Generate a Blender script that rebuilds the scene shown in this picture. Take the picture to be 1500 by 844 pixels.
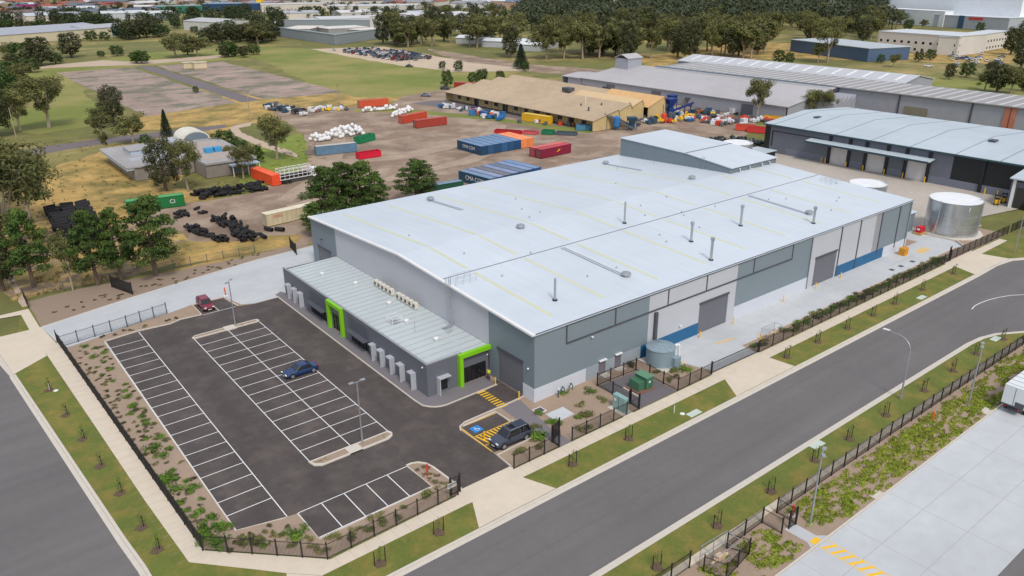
import bpy, bmesh, math, random
from mathutils import Vector, Matrix
for o in list(bpy.data.objects): bpy.data.objects.remove(o)
scene = bpy.context.scene
C = scene.collection
R = math.radians
rnd = random.Random(7)

# ------------------------------------------------------------------ camera
CAM = Vector((-54.147, -64.873, 50.0))
F, PITCH, ROLL, YAW = 1141.192, 0.38815636, -0.00730005, 0.90677223
fwd = Vector((math.cos(YAW)*math.cos(PITCH), math.sin(YAW)*math.cos(PITCH), -math.sin(PITCH)))
r0 = Vector((math.sin(YAW), -math.cos(YAW), 0)); u0 = r0.cross(fwd)
rgt = r0*math.cos(ROLL)+u0*math.sin(ROLL); upv = -r0*math.sin(ROLL)+u0*math.cos(ROLL)
cd = bpy.data.cameras.new('camera'); cam = bpy.data.objects.new('camera', cd); C.objects.link(cam)
cd.sensor_width = 36; cd.lens = 36*F/1500; cd.clip_start = .5; cd.clip_end = 12000
cam.matrix_world = Matrix(((rgt.x, upv.x, -fwd.x, CAM.x), (rgt.y, upv.y, -fwd.y, CAM.y), (rgt.z, upv.z, -fwd.z, CAM.z), (0, 0, 0, 1)))
scene.camera = cam
# ------------------------------------------------------------------ sky, sun, exposure
SUN_EL, SUN_AZ = 52, 250      # azimuth of the sun in world degrees (x axis = 0, counter clockwise)
w = bpy.data.worlds.new('World'); scene.world = w; w.use_nodes = True
nt = w.node_tree; sky = nt.nodes.new('ShaderNodeTexSky'); sky.sky_type = 'NISHITA'; sky.sun_disc = False
sky.sun_elevation = R(SUN_EL); sky.sun_rotation = R(90-SUN_AZ); sky.dust_density = 3.5; sky.ozone_density = 1.2; sky.air_density = 1.0
bg = nt.nodes['Background']; bg.inputs['Strength'].default_value = .15
cl = nt.nodes.new('ShaderNodeMix'); cl.data_type = 'RGBA'; cl.inputs[0].default_value = .6; cl.inputs[7].default_value = (3.9, 4.0, 4.2, 1)   # even cloud cover
nt.links.new(sky.outputs[0], cl.inputs[6]); nt.links.new(cl.outputs[2], bg.inputs['Color'])
sd = bpy.data.lights.new('sun', 'SUN'); sun = bpy.data.objects.new('sun', sd); C.objects.link(sun)
sd.energy = 1.5; sd.angle = R(10); sd.color = (1, .95, .88)
sdir = Vector((math.cos(R(SUN_AZ))*math.cos(R(SUN_EL)), math.sin(R(SUN_AZ))*math.cos(R(SUN_EL)), math.sin(R(SUN_EL))))
sun.rotation_euler = sdir.to_track_quat('Z', 'Y').to_euler()
scene.view_settings.view_transform = 'Standard'; scene.view_settings.look = 'None'
scene.view_settings.exposure = .27; scene.view_settings.gamma = 1
scene.render.engine = 'CYCLES'

# ------------------------------------------------------------------ survey helpers: photo point -> place on level ground
def g(px, py, z=0.0):
    d = fwd+rgt*((px-750)/F)+upv*((422-py)/F)
    return CAM+d*((z-CAM.z)/d.z)
def proj(p):
    v = Vector(p)-CAM
    k = v.dot(fwd); return 750+F*v.dot(rgt)/k, 422-F*v.dot(upv)/k
def height(b, ty):
    lo, hi = 0, 80
    for _ in range(30):
        m = (lo+hi)/2
        if proj((b.x, b.y, m))[1] > ty: lo = m
        else: hi = m
    return lo
def crop(cx, cy, cw, x, y, full=1500): return cx+x*cw/full, cy+y*cw/full

# ------------------------------------------------------------------ materials
def lin(c): return tuple(((v/255)/12.92 if v/255 <= .04045 else ((v/255+.055)/1.055)**2.4) for v in c)
MC = {}
def mat(name, col, rough=.6, var=.10, scale=.5, metal=0., var2=0., scale2=.05, col2=None, mix2=None, stripes=None, bump=0., bscale=20., spec=.5, rand=0., streak=None):
    """noise-varied principled material. stripes = (axis, period, strength, duty); col2 = patches of a second colour"""
    if name in MC: return MC[name]
    m = bpy.data.materials.new(name); m.use_nodes = True; n = m.node_tree.nodes; L = m.node_tree.links
    b = n['Principled BSDF']; b.inputs['Roughness'].default_value = rough; b.inputs['Metallic'].default_value = metal
    b.inputs['Specular IOR Level'].default_value = spec
    c = lin(col)+(1,)
    tc = n.new('ShaderNodeTexCoord'); co = tc.outputs['Object']
    def noise(sc, det=4, ro=.6):
        t = n.new('ShaderNodeTexNoise'); t.inputs['Scale'].default_value = sc; t.inputs['Detail'].default_value = det; t.inputs['Roughness'].default_value = ro
        L.new(co, t.inputs['Vector']); return t.outputs['Fac']
    def mapr(v, a, bb, lo, hi):
        t = n.new('ShaderNodeMapRange'); t.inputs[1].default_value = a; t.inputs[2].default_value = bb; t.inputs[3].default_value = lo; t.inputs[4].default_value = hi
        L.new(v, t.inputs[0]); return t.outputs[0]
    base = n.new('ShaderNodeRGB'); base.outputs[0].default_value = c; cur = base.outputs[0]
    if col2:
        th, sc, soft = mix2
        mx = n.new('ShaderNodeMix'); mx.data_type = 'RGBA'
        L.new(mapr(noise(sc, 6, .62), th-soft, th+soft, 0, 1), mx.inputs[0]); L.new(cur, mx.inputs[6]); mx.inputs[7].default_value = lin(col2)+(1,)
        cur = mx.outputs[2]
    fac = mapr(noise(scale), .25, .75, 1-var, 1+var)
    def mul(a, v):
        t = n.new('ShaderNodeMath'); t.operation = 'MULTIPLY'; L.new(a, t.inputs[0]); L.new(v, t.inputs[1]); return t.outputs[0]
    if var2: fac = mul(fac, mapr(noise(scale2, 5), .3, .7, 1-var2, 1+var2))
    if stripes:
        ax, per, st, duty = stripes
        sx = n.new('ShaderNodeSeparateXYZ'); L.new(co, sx.inputs[0])
        t = n.new('ShaderNodeMath'); t.operation = 'DIVIDE'; L.new(sx.outputs['XYZ'.index(ax)], t.inputs[0]); t.inputs[1].default_value = per
        f_ = n.new('ShaderNodeMath'); f_.operation = 'FRACT'; L.new(t.outputs[0], f_.inputs[0])
        fac = mul(fac, mapr(f_.outputs[0], duty-.04, duty+.04, 1-st, 1))
    if streak:
        mp = n.new('ShaderNodeMapping'); mp.inputs['Scale'].default_value = (streak[0], streak[1], 1); L.new(co, mp.inputs[0])
        tn = n.new('ShaderNodeTexNoise'); tn.inputs['Scale'].default_value = 1; tn.inputs['Detail'].default_value = 3; L.new(mp.outputs[0], tn.inputs['Vector'])
        fac = mul(fac, mapr(tn.outputs['Fac'], .3, .7, 1-streak[2], 1+streak[2]))
    if rand:
        oi = n.new('ShaderNodeObjectInfo'); fac = mul(fac, mapr(oi.outputs['Random'], 0, 1, 1-rand, 1+rand))
    vm = n.new('ShaderNodeVectorMath'); vm.operation = 'SCALE'; L.new(cur, vm.inputs[0]); L.new(fac, vm.inputs['Scale'])
    L.new(vm.outputs[0], b.inputs['Base Color'])
    if bump:
        bp = n.new('ShaderNodeBump'); bp.inputs['Strength'].default_value = bump; bp.inputs['Distance'].default_value = .03
        L.new(noise(bscale, 3), bp.inputs['Height']); L.new(bp.outputs[0], b.inputs['Normal'])
    MC[name] = m; return m
def glassy(name, col, rough=.08): return mat(name, col, rough, var=.15, scale=.8, spec=.8)

# ------------------------------------------------------------------ mesh helpers
class MB:
    def __init__(s): s.v = []; s.f = []; s.m = []
    def add(s, vs, fs, mi=0):
        k = len(s.v); s.v += [tuple(v) for v in vs]; s.f += [tuple(i+k for i in f) for f in fs]; s.m += [mi]*len(fs); return s
    def box(s, x0, x1, y0, y1, z0, z1, mi=0):
        if x0 > x1: x0, x1 = x1, x0
        if y0 > y1: y0, y1 = y1, y0
        return s.add([(x0,y0,z0),(x1,y0,z0),(x1,y1,z0),(x0,y1,z0),(x0,y0,z1),(x1,y0,z1),(x1,y1,z1),(x0,y1,z1)],
                     [(3,2,1,0),(4,5,6,7),(0,1,5,4),(1,2,6,5),(2,3,7,6),(3,0,4,7)], mi)
    def rbox(s, c, sx, sy, sz, rz=0, rx=0, ry=0, mi=0):
        M = Matrix.Translation(c) @ Matrix.Rotation(rz,4,'Z') @ Matrix.Rotation(ry,4,'Y') @ Matrix.Rotation(rx,4,'X')
        k = [M @ Vector((a*sx/2, b*sy/2, d*sz/2)) for d in (-1,1) for a, b in ((-1,-1),(1,-1),(1,1),(-1,1))]
        return s.add(k, [(3,2,1,0),(4,5,6,7),(0,1,5,4),(1,2,6,5),(2,3,7,6),(3,0,4,7)], mi)
    def tube(s, p, q, r, r2=None, n=6, mi=0, cap=True):
        p = Vector(p); q = Vector(q); r2 = r if r2 is None else r2; d = (q-p)
        if d.length < 1e-6: return s
        d.normalize(); a = d.orthogonal().normalized(); b = d.cross(a); vs = []
        for c, rr in ((p, r), (q, r2)):
            for i in range(n):
                t = 2*math.pi*(i+.5)/n; vs.append(c+a*(math.cos(t)*rr)+b*(math.sin(t)*rr))
        fs = [(i, (i+1) % n, n+(i+1) % n, n+i) for i in range(n)]
        if cap: fs += [tuple(range(n))[::-1], tuple(range(n, 2*n))]
        return s.add(vs, fs, mi)
    def path(s, pts, r, n=6, mi=0):
        for a, b in zip(pts, pts[1:]): s.tube(a, b, r, n=n, mi=mi)
        return s
    def prism(s, poly, z0, z1, mi=0):
        n = len(poly); A = sum(poly[i][0]*poly[(i+1) % n][1]-poly[(i+1) % n][0]*poly[i][1] for i in range(n))
        if A < 0: poly = poly[::-1]
        vs = [(p[0], p[1], z0) for p in poly]+[(p[0], p[1], z1) for p in poly]
        return s.add(vs, [tuple(range(n))[::-1], tuple(range(n, 2*n))]+[(i, (i+1) % n, n+(i+1) % n, n+i) for i in range(n)], mi)
    def sheet(s, poly, z, mi=0):
        n = len(poly); A = sum(poly[i][0]*poly[(i+1) % n][1]-poly[(i+1) % n][0]*poly[i][1] for i in range(n))
        if A < 0: poly = poly[::-1]
        return s.add([(p[0], p[1], z) for p in poly], [tuple(range(n))], mi)
    def strip(s, a, b, w, z, mi=0):
        a = Vector(a[:2]); b = Vector(b[:2]); d = (b-a).normalized(); nn = Vector((-d.y, d.x))*w/2
        return s.sheet([a+nn, a-nn, b-nn, b+nn], z, mi)
    def extr(s, prof, axis, a, b, mi=0):
        """profile of (u,v) extruded along an axis: axis 'x': (y,z); axis 'y': (x,z)"""
        n = len(prof)
        mk = (lambda u, v, t: (t, u, v)) if axis == 'x' else (lambda u, v, t: (u, t, v))
        vs = [mk(u, v, a) for u, v in prof]+[mk(u, v, b) for u, v in prof]
        return s.add(vs, [tuple(range(n)), tuple(range(n, 2*n))[::-1]]+[(n+i, n+(i+1) % n, (i+1) % n, i) for i in range(n)], mi)
    def ball(s, c, rx, ry, rz, n=8, k=5, mi=0, jit=0, rg=None):
        vs = [(c[0], c[1], c[2]-rz)]
        for j in range(1, k):
            t = math.pi*j/k-math.pi/2
            for i in range(n):
                p = 2*math.pi*i/n; e = 1+(rg.uniform(-jit, jit) if rg else 0)
                vs.append((c[0]+rx*e*math.cos(t)*math.cos(p), c[1]+ry*e*math.cos(t)*math.sin(p), c[2]+rz*e*math.sin(t)))
        vs.append((c[0], c[1], c[2]+rz)); T = len(vs)-1
        fs = [(0, 1+(i+1) % n, 1+i) for i in range(n)]
        for j in range(k-2):
            a = 1+j*n; fs += [(a+i, a+(i+1) % n, a+n+(i+1) % n, a+n+i) for i in range(n)]
        a = 1+(k-2)*n; fs += [(a+i, a+(i+1) % n, T) for i in range(n)]
        return s.add(vs, fs, mi)
    def mesh(s, name, mats, smooth=False, fix=True):
        me = bpy.data.meshes.new(name); me.from_pydata(s.v, [], s.f)
        for m in (mats if isinstance(mats, (list, tuple)) else [mats]): me.materials.append(m)
        if len(me.materials) > 1: me.polygons.foreach_set('material_index', s.m)
        if fix:
            b = bmesh.new(); b.from_mesh(me); bmesh.ops.recalc_face_normals(b, faces=b.faces[:]); b.to_mesh(me); b.free()
        if smooth: me.polygons.foreach_set('use_smooth', [True]*len(me.polygons))
        me.update(); return me
    def build(s, name, mats, parent=None, smooth=False, fix=True, bevel=0, label=None):
        me = s.mesh(name, mats, smooth, fix); return link(name, me, parent, bevel, label)
def link(name, me, parent=None, bevel=0, label=None):
    o = bpy.data.objects.new(name, me); C.objects.link(o)
    if parent: o.parent = parent
    if label: o['label'] = label
    if bevel:
        m = o.modifiers.new('bevel', 'BEVEL'); m.width = bevel; m.segments = 2; m.limit_method = 'ANGLE'; m.angle_limit = R(35)
    return o
def B(*a, mi=0): return MB().box(*a, mi=mi)
def thing(name, label, cat, loc=(0,0,0), rz=0, group=None, sc=1):
    o = bpy.data.objects.new(name, None); C.objects.link(o); o.location = loc; o.rotation_euler = (0,0,rz); o.empty_display_size = .2
    if sc != 1: o.scale = (sc,)*3 if not isinstance(sc, (tuple, list)) else sc
    return tag(o, label, cat, group)
def tag(o, label, cat, group=None):
    o['label'] = label; o['category'] = cat
    if group: o['group'] = group
    return o
def struct(o): o['kind'] = 'structure'; return o
def stuff(o, label, cat): tag(o, label, cat); o['kind'] = 'stuff'; return o
def dup(root, loc, rz=0, sc=1, label=None, group=None, cat=None):
    def cp(o, par):
        c = o.copy(); C.objects.link(c)
        if par: c.parent = par
        for ch in o.children: cp(ch, c)
        return c
    r = cp(root, None); r.location = loc; r.rotation_euler = (0, 0, rz); r.scale = (sc,)*3 if not isinstance(sc, (tuple, list)) else sc
    if label: r['label'] = label
    if cat: r['category'] = cat
    if group: r['group'] = group
    return r
def text(parent, body, size, loc, rot, m, depth=.01, name='lettering', align='CENTER'):
    cu = bpy.data.curves.new('t', 'FONT'); cu.body = body; cu.size = size; cu.extrude = depth; cu.align_x = align; cu.align_y = 'CENTER'
    t = bpy.data.objects.new('t', cu); me = bpy.data.meshes.new_from_object(t); bpy.data.objects.remove(t); bpy.data.curves.remove(cu)
    me.materials.clear(); me.materials.append(m); me.name = name
    o = bpy.data.objects.new(name, me); C.objects.link(o); o.parent = parent; o.location = loc; o.rotation_euler = rot; return o
def jag(poly, step=4., amp=.5, seed=1):
    rg = random.Random(seed); out = []
    for i in range(len(poly)):
        a = Vector(poly[i][:2]); b = Vector(poly[(i+1) % len(poly)][:2]); n = max(1, int((b-a).length/step))
        d = (b-a).normalized() if (b-a).length else Vector((1,0)); nn = Vector((-d.y, d.x))
        for k in range(n):
            p = a+(b-a)*k/n+nn*rg.uniform(-amp, amp); out.append((p.x, p.y))
    return out
def pg(*pts): return [tuple(g(*p)[:2]) for p in pts]
ORD = ['first','second','third','fourth','fifth','sixth','seventh','eighth','ninth','tenth','eleventh','twelfth','thirteenth','fourteenth','fifteenth','sixteenth','seventeenth','eighteenth','nineteenth','twentieth']
# ------------------------------------------------------------------ palette
m_ground = mat('rough_grass', (108,108,56), .95, .22, .25, var2=.18, scale2=.02, col2=(160,142,90), mix2=(.57, .018, .09), bump=.4, bscale=3)
m_road = mat('road_asphalt', (106,103,103), .9, .05, 1.2, var2=.09, scale2=.05, bump=.15, bscale=60, streak=(.015,.55,.07))
m_asph = mat('new_asphalt', (76,69,67), .85, .10, 1.5, col2=(90,82,78), mix2=(.56,.35,.1), var2=.16, scale2=.12, streak=(.45,.03,.08), bump=.15, bscale=60)
m_kerb = mat('kerb_concrete', (200,193,182), .85, .06, 1.5)
m_foot = mat('footpath_concrete', (206,194,176), .9, .05, 1., var2=.04, scale2=.2)
m_conc = mat('yard_concrete', (186,190,193), .85, .05, .7, var2=.09, scale2=.07, streak=(.03,.25,.04))
m_concw = mat('worn_concrete', (178,170,160), .9, .06, .6, var2=.10, scale2=.05)
m_verge = mat('verge_grass', (98,108,44), .95, .14, 2.5, var2=.10, scale2=.25, col2=(132,118,58), mix2=(.56, .35, .12), bump=.5, bscale=25)
m_mulch = mat('mulch', (158,138,120), .95, .16, 6., var2=.08, scale2=.4, bump=.6, bscale=25)
m_gravel = mat('gravel', (134,114,98), .95, .12, 1., var2=.20, scale2=.06, col2=(160,142,124), mix2=(.52, .09, .07), bump=.3, bscale=10)
m_field = mat('green_field', (116,126,52), .95, .10, .5, var2=.10, scale2=.02, col2=(140,134,76), mix2=(.50, .02, .08))
m_dry = mat('dry_grass', (182,150,88), .95, .22, .9, var2=.18, scale2=.12, col2=(124,112,60), mix2=(.52, .09, .10), bump=.5, bscale=4)
m_slab = mat('old_slab', (156,138,126), .95, .16, .5, var2=.18, scale2=.05, col2=(118,114,98), mix2=(.53, .06, .05), streak=(.04,.25,.14))
m_oldroad = mat('old_road', (112,104,106), .9, .08, .4, var2=.06)
m_white = mat('white_paint', (226,226,226), .6, .04, 2.)
m_yellow = mat('yellow_paint', (236,186,40), .6, .06, 2.)
m_black = mat('black_steel', (34,34,36), .5, .05)
m_dgrey = mat('charcoal_metal', (78,80,88), .5, .05)
m_galv = mat('galvanised', (170,176,180), .4, .1, 1.5, metal=.55)
m_dark = mat('dark_glass', (24,27,32), .1, .1, spec=.8)
m_bark = mat('bark', (104,90,78), .9, .2, 3.)
m_barkp = mat('pale_bark', (160,146,128), .9, .2, 3.)
m_rust = mat('rust', (120,70,48), .85, .2, 2.)
m_tyre = mat('tyre_rubber', (38,37,40), .85, .15, 2.)
# ================================================================== GROUND
G0 = -.14
gm = MB(); gm.sheet([(-5000,-5000),(9000,-5000),(9000,9000),(-5000,9000)], G0); struct(gm.build('ground', m_ground))
def area(name, poly, z, m): o = MB().sheet(poly, z).build(name, m); return struct(o)
def slab(name, poly, z0, z1, m): o = MB().prism(poly, z0, z1).build(name, m); return struct(o)
# roads
def arc(cx, cy, r, a0, a1, n=14): return [(cx+r*math.cos(R(a0+(a1-a0)*i/n)), cy+r*math.sin(R(a0+(a1-a0)*i/n))) for i in range(n+1)]
kN = [(-34,-15.2),(-20,-15.1),(88,-15.1),(96,-14.9),(101,-15.5),(105,-17.6),(108,-21)]                      # near kerb line of the main road
kS = [(-60,-26.5),(59,-26.5),(62.5,-26.8),(65.5,-27.6),(69.6,-29.9),(73,-34),(75,-40)]
LK = lambda y: -46.3-y*.0724
kW = [(LK(110),110),(LK(49.5),49.5),(LK(5),5),(LK(0)+.1,0)]
curve = [(-46.1,-2.4),(-45.3,-5.6),(-43.9,-8.4),(-41.8,-10.9),(-39.2,-13),(-36.6,-14.4),(-34,-15.1)]
road = [(-140,110),(LK(110),110)]+kW[1:]+curve+kN[1:]+[(112,-60),(75,-60)]+kS[::-1]+[(-60,-60),(-140,-60)]
area('road', road, G0+.008, m_road)
block = [(LK(110),110)]+kW[1:]+curve+kN[1:]+[(112,-22),(122,-12),(122,76),(60,76),(-45,76)]
block = kW[1:]+curve+kN[1:]+[(111,-22),(116,-13),(117,-3),(117,0),(112,6),(112,60),(104,75),(0,75),(-45.5,75)]
slab('verge', block, G0-.5, 0, m_verge)
slab('south_verge', [(-60,-26.5)]+kS[1:]+[(75,-60),(-60,-60)], G0-.5, 0, m_verge)
# kerbs: a raised band and a flush gutter along each kerb line
def offset(line, d):
    out = []
    for i, p in enumerate(line):
        a = Vector(line[max(0,i-1)]); b = Vector(line[min(len(line)-1,i+1)]); t = (b-a).normalized(); n = Vector((-t.y,t.x)); out.append((p[0]+n.x*d, p[1]+n.y*d))
    return out
def band(name, line, d0, d1, z0, z1, m=m_kerb):
    a, b = offset(line, d0), offset(line, d1); mb = MB()
    for i in range(len(line)-1):
        mb.prism([a[i], a[i+1], b[i+1], b[i]], z0, z1)
    o = mb.build(name, m); return struct(o)
nline = kW[1:]+curve+kN[1:]
band('kerb_north', nline, -.02, .28, G0-.2, .022); band('gutter_north', nline, -.5, -.03, G0-.1, G0+.022)
band('kerb_south', kS, -.28, .02, G0-.2, .022); band('gutter_south', kS, .03, .5, G0-.1, G0+.022)
band('kerb_west', [(LK(49.5),49.5),(LK(62),62)], -.02, .28, G0-.2, .006)
struct(MB().path([(72.2,-21.1,-.12),(75.8,-20.9,-.12),(80.6,-21.7,-.12),(85,-23.8,-.12),(88,-27,-.12)], .001).build('guide_line', m_white))
al = MB(); pts = [(72.2,-21.1),(74,-20.8),(75.8,-20.85),(78,-21.1),(80.6,-21.7),(83,-22.6),(85,-23.8),(87.5,-26),(89,-29)]
for a, b in zip(pts, pts[1:]): al.strip(a, b, .14, G0+.014)
bpy.data.objects.remove(bpy.data.objects['guide_line']); struct(al.build('guide_line', m_white))
# footpaths
V = [(-45.3,54.5),(-44.1,26.9),(-43.4,10),(-42.7,-2)]; FL = [(-43.2,56.7),(-41.2,-1.2)]
fp = V+[(-38.4,-6.6),(-36.3,-8.9),(-33.9,-11.2),(-18.2,-11.1),(-18.2,-9.35),(-32.4,-9.75),(-41.0,-1.4),(-43.3,56.7),(-45.3,56.7)]
area('footpath', fp, .004, m_foot)
area('footpath', [(-36.3,-8.95),(-33.9,-11.25),(-35.0,-14.75),(-37.9,-13.4)], .004, m_foot)
area('footpath', [(-10.4,-11.1),(22.8,-11.1),(22.8,-9.35),(-10.4,-9.35)], .004, m_foot)
area('footpath', [(33.4,-11.1),(89.4,-10.9),(89.4,-9.25),(33.4,-9.35)], .004, m_foot)
area('footpath', [(100.2,-10.9),(112,-10.7),(112,-9.3),(100.2,-9.2)], .004, m_foot)
jt = MB()
for x in [k*1.5-32 for k in range(9)]+[k*1.5-10 for k in range(22)]+[k*1.5+34 for k in range(37)]: jt.strip((x,-11.05),(x,-9.4),.03,.008)
for k in range(38): jt.strip((V[0][0]+.1+(54-k*1.5)*0+.045*k-.05, 54-k*1.5),(FL[0][0]-.1+.0345*(k*1.5)/1, 54-k*1.5),.03,.008)
struct(jt.build('footpath_joints', mat('joint', (165,155,142))))
# driveways
area('driveway', [(-18.2,-11.1),(-17.4,-11.15),(-19.2,-14.75),(-9.3,-14.75),(-10.8,-11.1),(-10.4,-11.1),(-10.4,-9.3),(-10.7,-8.7),(-17.1,-8.7),(-18.2,-9.3)], .012, m_foot)
area('driveway', [(22.8,-11.1),(23.3,-11.1),(20.9,-14.75),(33.6,-14.75),(33.1,-11.1),(33.4,-11.1),(33.4,-8.9),(22.8,-8.9)], .012, m_foot)
area('driveway', [(89.4,-10.9),(88.0,-14.75),(101.2,-15.3),(100.0,-10.9),(100.2,-10.9),(100.2,-8.9),(89.4,-8.9)], .012, m_foot)
area('driveway', [(-49.85,49.6),(-45.3,53.0),(-45.3,54.5),(-43.15,54.4),(-43.5,57),(-44.2,64.4),(-50.9,64.4)], .012, m_foot)
slab('driveway', [(LK(49.5)-.0,49.5),(LK(64.5)-.3,64.5),(LK(64.5)-1.2,64.5),(LK(49.5)-.4,49.5)], G0-.1, G0+.02, m_kerb)
area('footpath', [(-45.8,64.4),(-44.4,64.4),(-44.6,73.6),(-50,73.4),(-50,72.3),(-45.9,71.6)], .004, m_foot)
# garden beds (mulch) over the whole fenced lot; other surfaces lie on it
lot = [(-43.1,56.5),(-41.0,-1.2),(-32.5,-9.5),(-17.1,-9.2),(-10.6,-9.2),(22.9,-9.2),(33.5,-9.2),(100,-8.9),(112,-9),(116.2,-9),(116.2,-3),(105,-2),(100,20),(93,70),(0,74.3),(-44.3,74)]
area('garden_bed', lot, .0045, m_mulch)
area('garden_bed', jag([(-44.2,74),(-44.2,64.5),(-30.7,67.9),(-20.7,70),(-7.4,72.5),(3.9,73.3),(4,75.4),(-20,76),(-36.4,78),(-44.4,77)],3,.25,3), .009, mat('mulch_dark', (146,128,112), .95, .18, 5., bump=.6, bscale=20))
# concrete yards
area('concrete_driveway', [(-44.2,64.3),(-30.7,67.9),(-20.7,70),(-7.4,72.5),(3.9,73.3),(8,73.3),(8,62.6),(0,62.6),(0,53.6),(-9.6,53.6),(-10.1,54.9),(-11.4,52.7),(-15.3,52.7),(-17.2,53.6),(-18.3,58.6),(-23.4,58.6),(-26.9,57.6),(-33.5,56.4),(-38.5,54.9),(-43.0,54.0)], .012, m_conc)
area('service_yard', [(24,-8.9),(33,-8.9),(33.3,-6.4),(50,-6.5),(99.8,-6.2),(101.2,-7.3),(103.6,-4.7),(103.3,.8),(104.2,6),(98,7),(98,.02),(20.2,.02),(20.2,-2.2),(22.5,-4.4)], .012, m_conc)
area('rear_yard', [(97.5,64),(97.5,-3),(104,-2.5),(118,-3.5),(122,0),(170,-10),(175,20),(144.9,20),(144.9,75),(97,75)], .009, m_concw)
jn = MB()
for x in range(28, 98, 6): jn.strip((x,-6.3),(x,-.1),.05,.017)
jn.strip((24,-3.3),(98,-3.3),.05,.017)
for y in range(0, 66, 7): jn.strip((98.5,y),(144.5,y),.06,.017)
for x in range(104, 145, 8): jn.strip((x,0),(x,62),.06,.0175)
struct(jn.build('concrete_joints', mat('joint_dark', (168,166,164))))
# car park
park = [(-37.9,52.6),(-33.1,53.3),(-28.5,52.9),(-26.7,53.6),(-23.6,53.4),(-23.4,58.2),(-18.6,58.2),(-18.0,53.3),(-15.3,52.5),(-11.4,52.6),
        (-11.4,49.4),(-11.35,9.8),(-11.2,8.1),(-10.3,6.9),(-8.8,6.4),(-.9,6.5),(0,6.6),(0,2.1),(-2.0,1.9),(-9.4,1.75),(-10.4,1.3),(-10.75,.5),(-10.5,-5.3),(-10.7,-8.7),(-17.1,-8.7),(-17.1,-7.1),(-19.2,-6.4),(-32,-6.5),(-32.1,-1.7),(-33.1,-1.5),(-37.8,-.4)]
area('car_park', park, .009, m_asph)
area('apron', [(-.9,6.6),(0,6.6),(0,7.6),(-.9,7.6)], .0115, m_asph)
area('accessible_bay', [(-10.3,1.0),(-5.2,1.15),(-4.8,-5.9),(-10.4,-5.5)], .013, m_asph)
area('paved_path', [(-11.3,54),(-10.0,54.8),(-9.6,53.6),(-9.6,9.4),(-.6,9.4),(-.6,6.9),(-8.8,6.6),(-10.2,7.1),(-11.1,8.3),(-11.25,9.9),(-11.3,49.4)], .02, mat('pavers', (120,116,120), .9, .1, 4., bump=.3, bscale=15))
area('paved_path', [(-4.0,1.7),(-.9,1.7),(-1.6,-2),(-2.2,-5.6),(-2.1,-9.3),(-4.0,-9.3),(-4.2,-4)], .009, MC['pavers'])
# raised kerbs round the beds and islands
def kerbline(pts, wdt=.16, h=.13, closed=False):
    ln = [tuple(p[:2]) for p in pts]; a = offset(ln, -wdt/2); b = offset(ln, wdt/2); mb = MB()
    for i in range(len(ln)-1): mb.prism([a[i], a[i+1], b[i+1], b[i]], -.05, h)
    return struct(mb.build('kerb', m_kerb))
kerbline([(-37.95,52.7),(-33.1,53.45),(-28.5,53.0),(-26.8,53.7),(-23.6,53.5),(-23.5,58.4),(-18.5,58.4),(-17.9,53.4)])
kerbline([(-11.35,53),(-11.38,49.4),(-11.38,9.8),(-11.25,8.1),(-10.9,7.5),(-10.3,6.85),(-9.6,6.5),(-8.8,6.35),(-.9,6.5)])
kerbline([(0,2.0),(-2.0,1.85),(-9.4,1.65),(-10.4,1.2),(-10.8,.5)]); kerbline([(-10.0,1.1),(-5.1,1.25),(-5.05,-1.6)], .22)
kerbline([(-4.75,-1.5),(-4.75,-5.9),(-10.5,-6.2),(-10.6,-8.8)])
kerbline([(-37.9,52.6),(-37.8,-.4),(-33.2,-1.6)], .1, .06); kerbline([(-32.1,-1.8),(-32.0,-6.6),(-19.2,-6.5),(-19.4,-1.7)], .12, .1)
kerbline([(-17.1,-8.7),(-17.1,-7.1),(-17.3,-3.7),(-17.55,-2.6),(-18.1,-1.9),(-18.8,-1.6),(-19.4,-1.6)], .25)
kerbline([(22.7,-4.4),(20.1,-2.2)], .12, .08); kerbline([(99.8,-6.2),(34,-6.4)], .12, .05); kerbline([(-44.2,64.3),(-30.7,67.9),(-20.7,70),(-7.4,72.5),(4,73.3)], .12, .08)
kerbline([(101.2,-7.3),(103.6,-4.7),(103.3,.8),(104.2,6)], .2, .35)
def island(poly, name='island'):
    slab(name, poly, -.02, .14, m_kerb); cx = sum(p[0] for p in poly)/len(poly); cy = sum(p[1] for p in poly)/len(poly)
    area('garden_bed', [(p[0]+(.28 if p[0] < cx else -.28), p[1]+(.26 if p[1] < cy else -.26)) for p in poly], .155, m_mulch)
island([(-27.4,45.2),(-17.6,45.2),(-17.3,45.6),(-17.5,46.2),(-18,46.3),(-26.9,46.3),(-27.5,45.8)])
island([(-27.5,5.7),(-17.5,5.7),(-17.3,5.1),(-17.6,4.5),(-18.3,4.15),(-26.6,4.15),(-27.3,4.7)])
for x, y in ((-21.9,45.75),(-22.4,4.9)):
    slab('island_paving', [(x-.8,y-.75),(x+.8,y-.75),(x+.8,y+.75),(x-.8,y+.75)], 0, .165, m_kerb)
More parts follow.
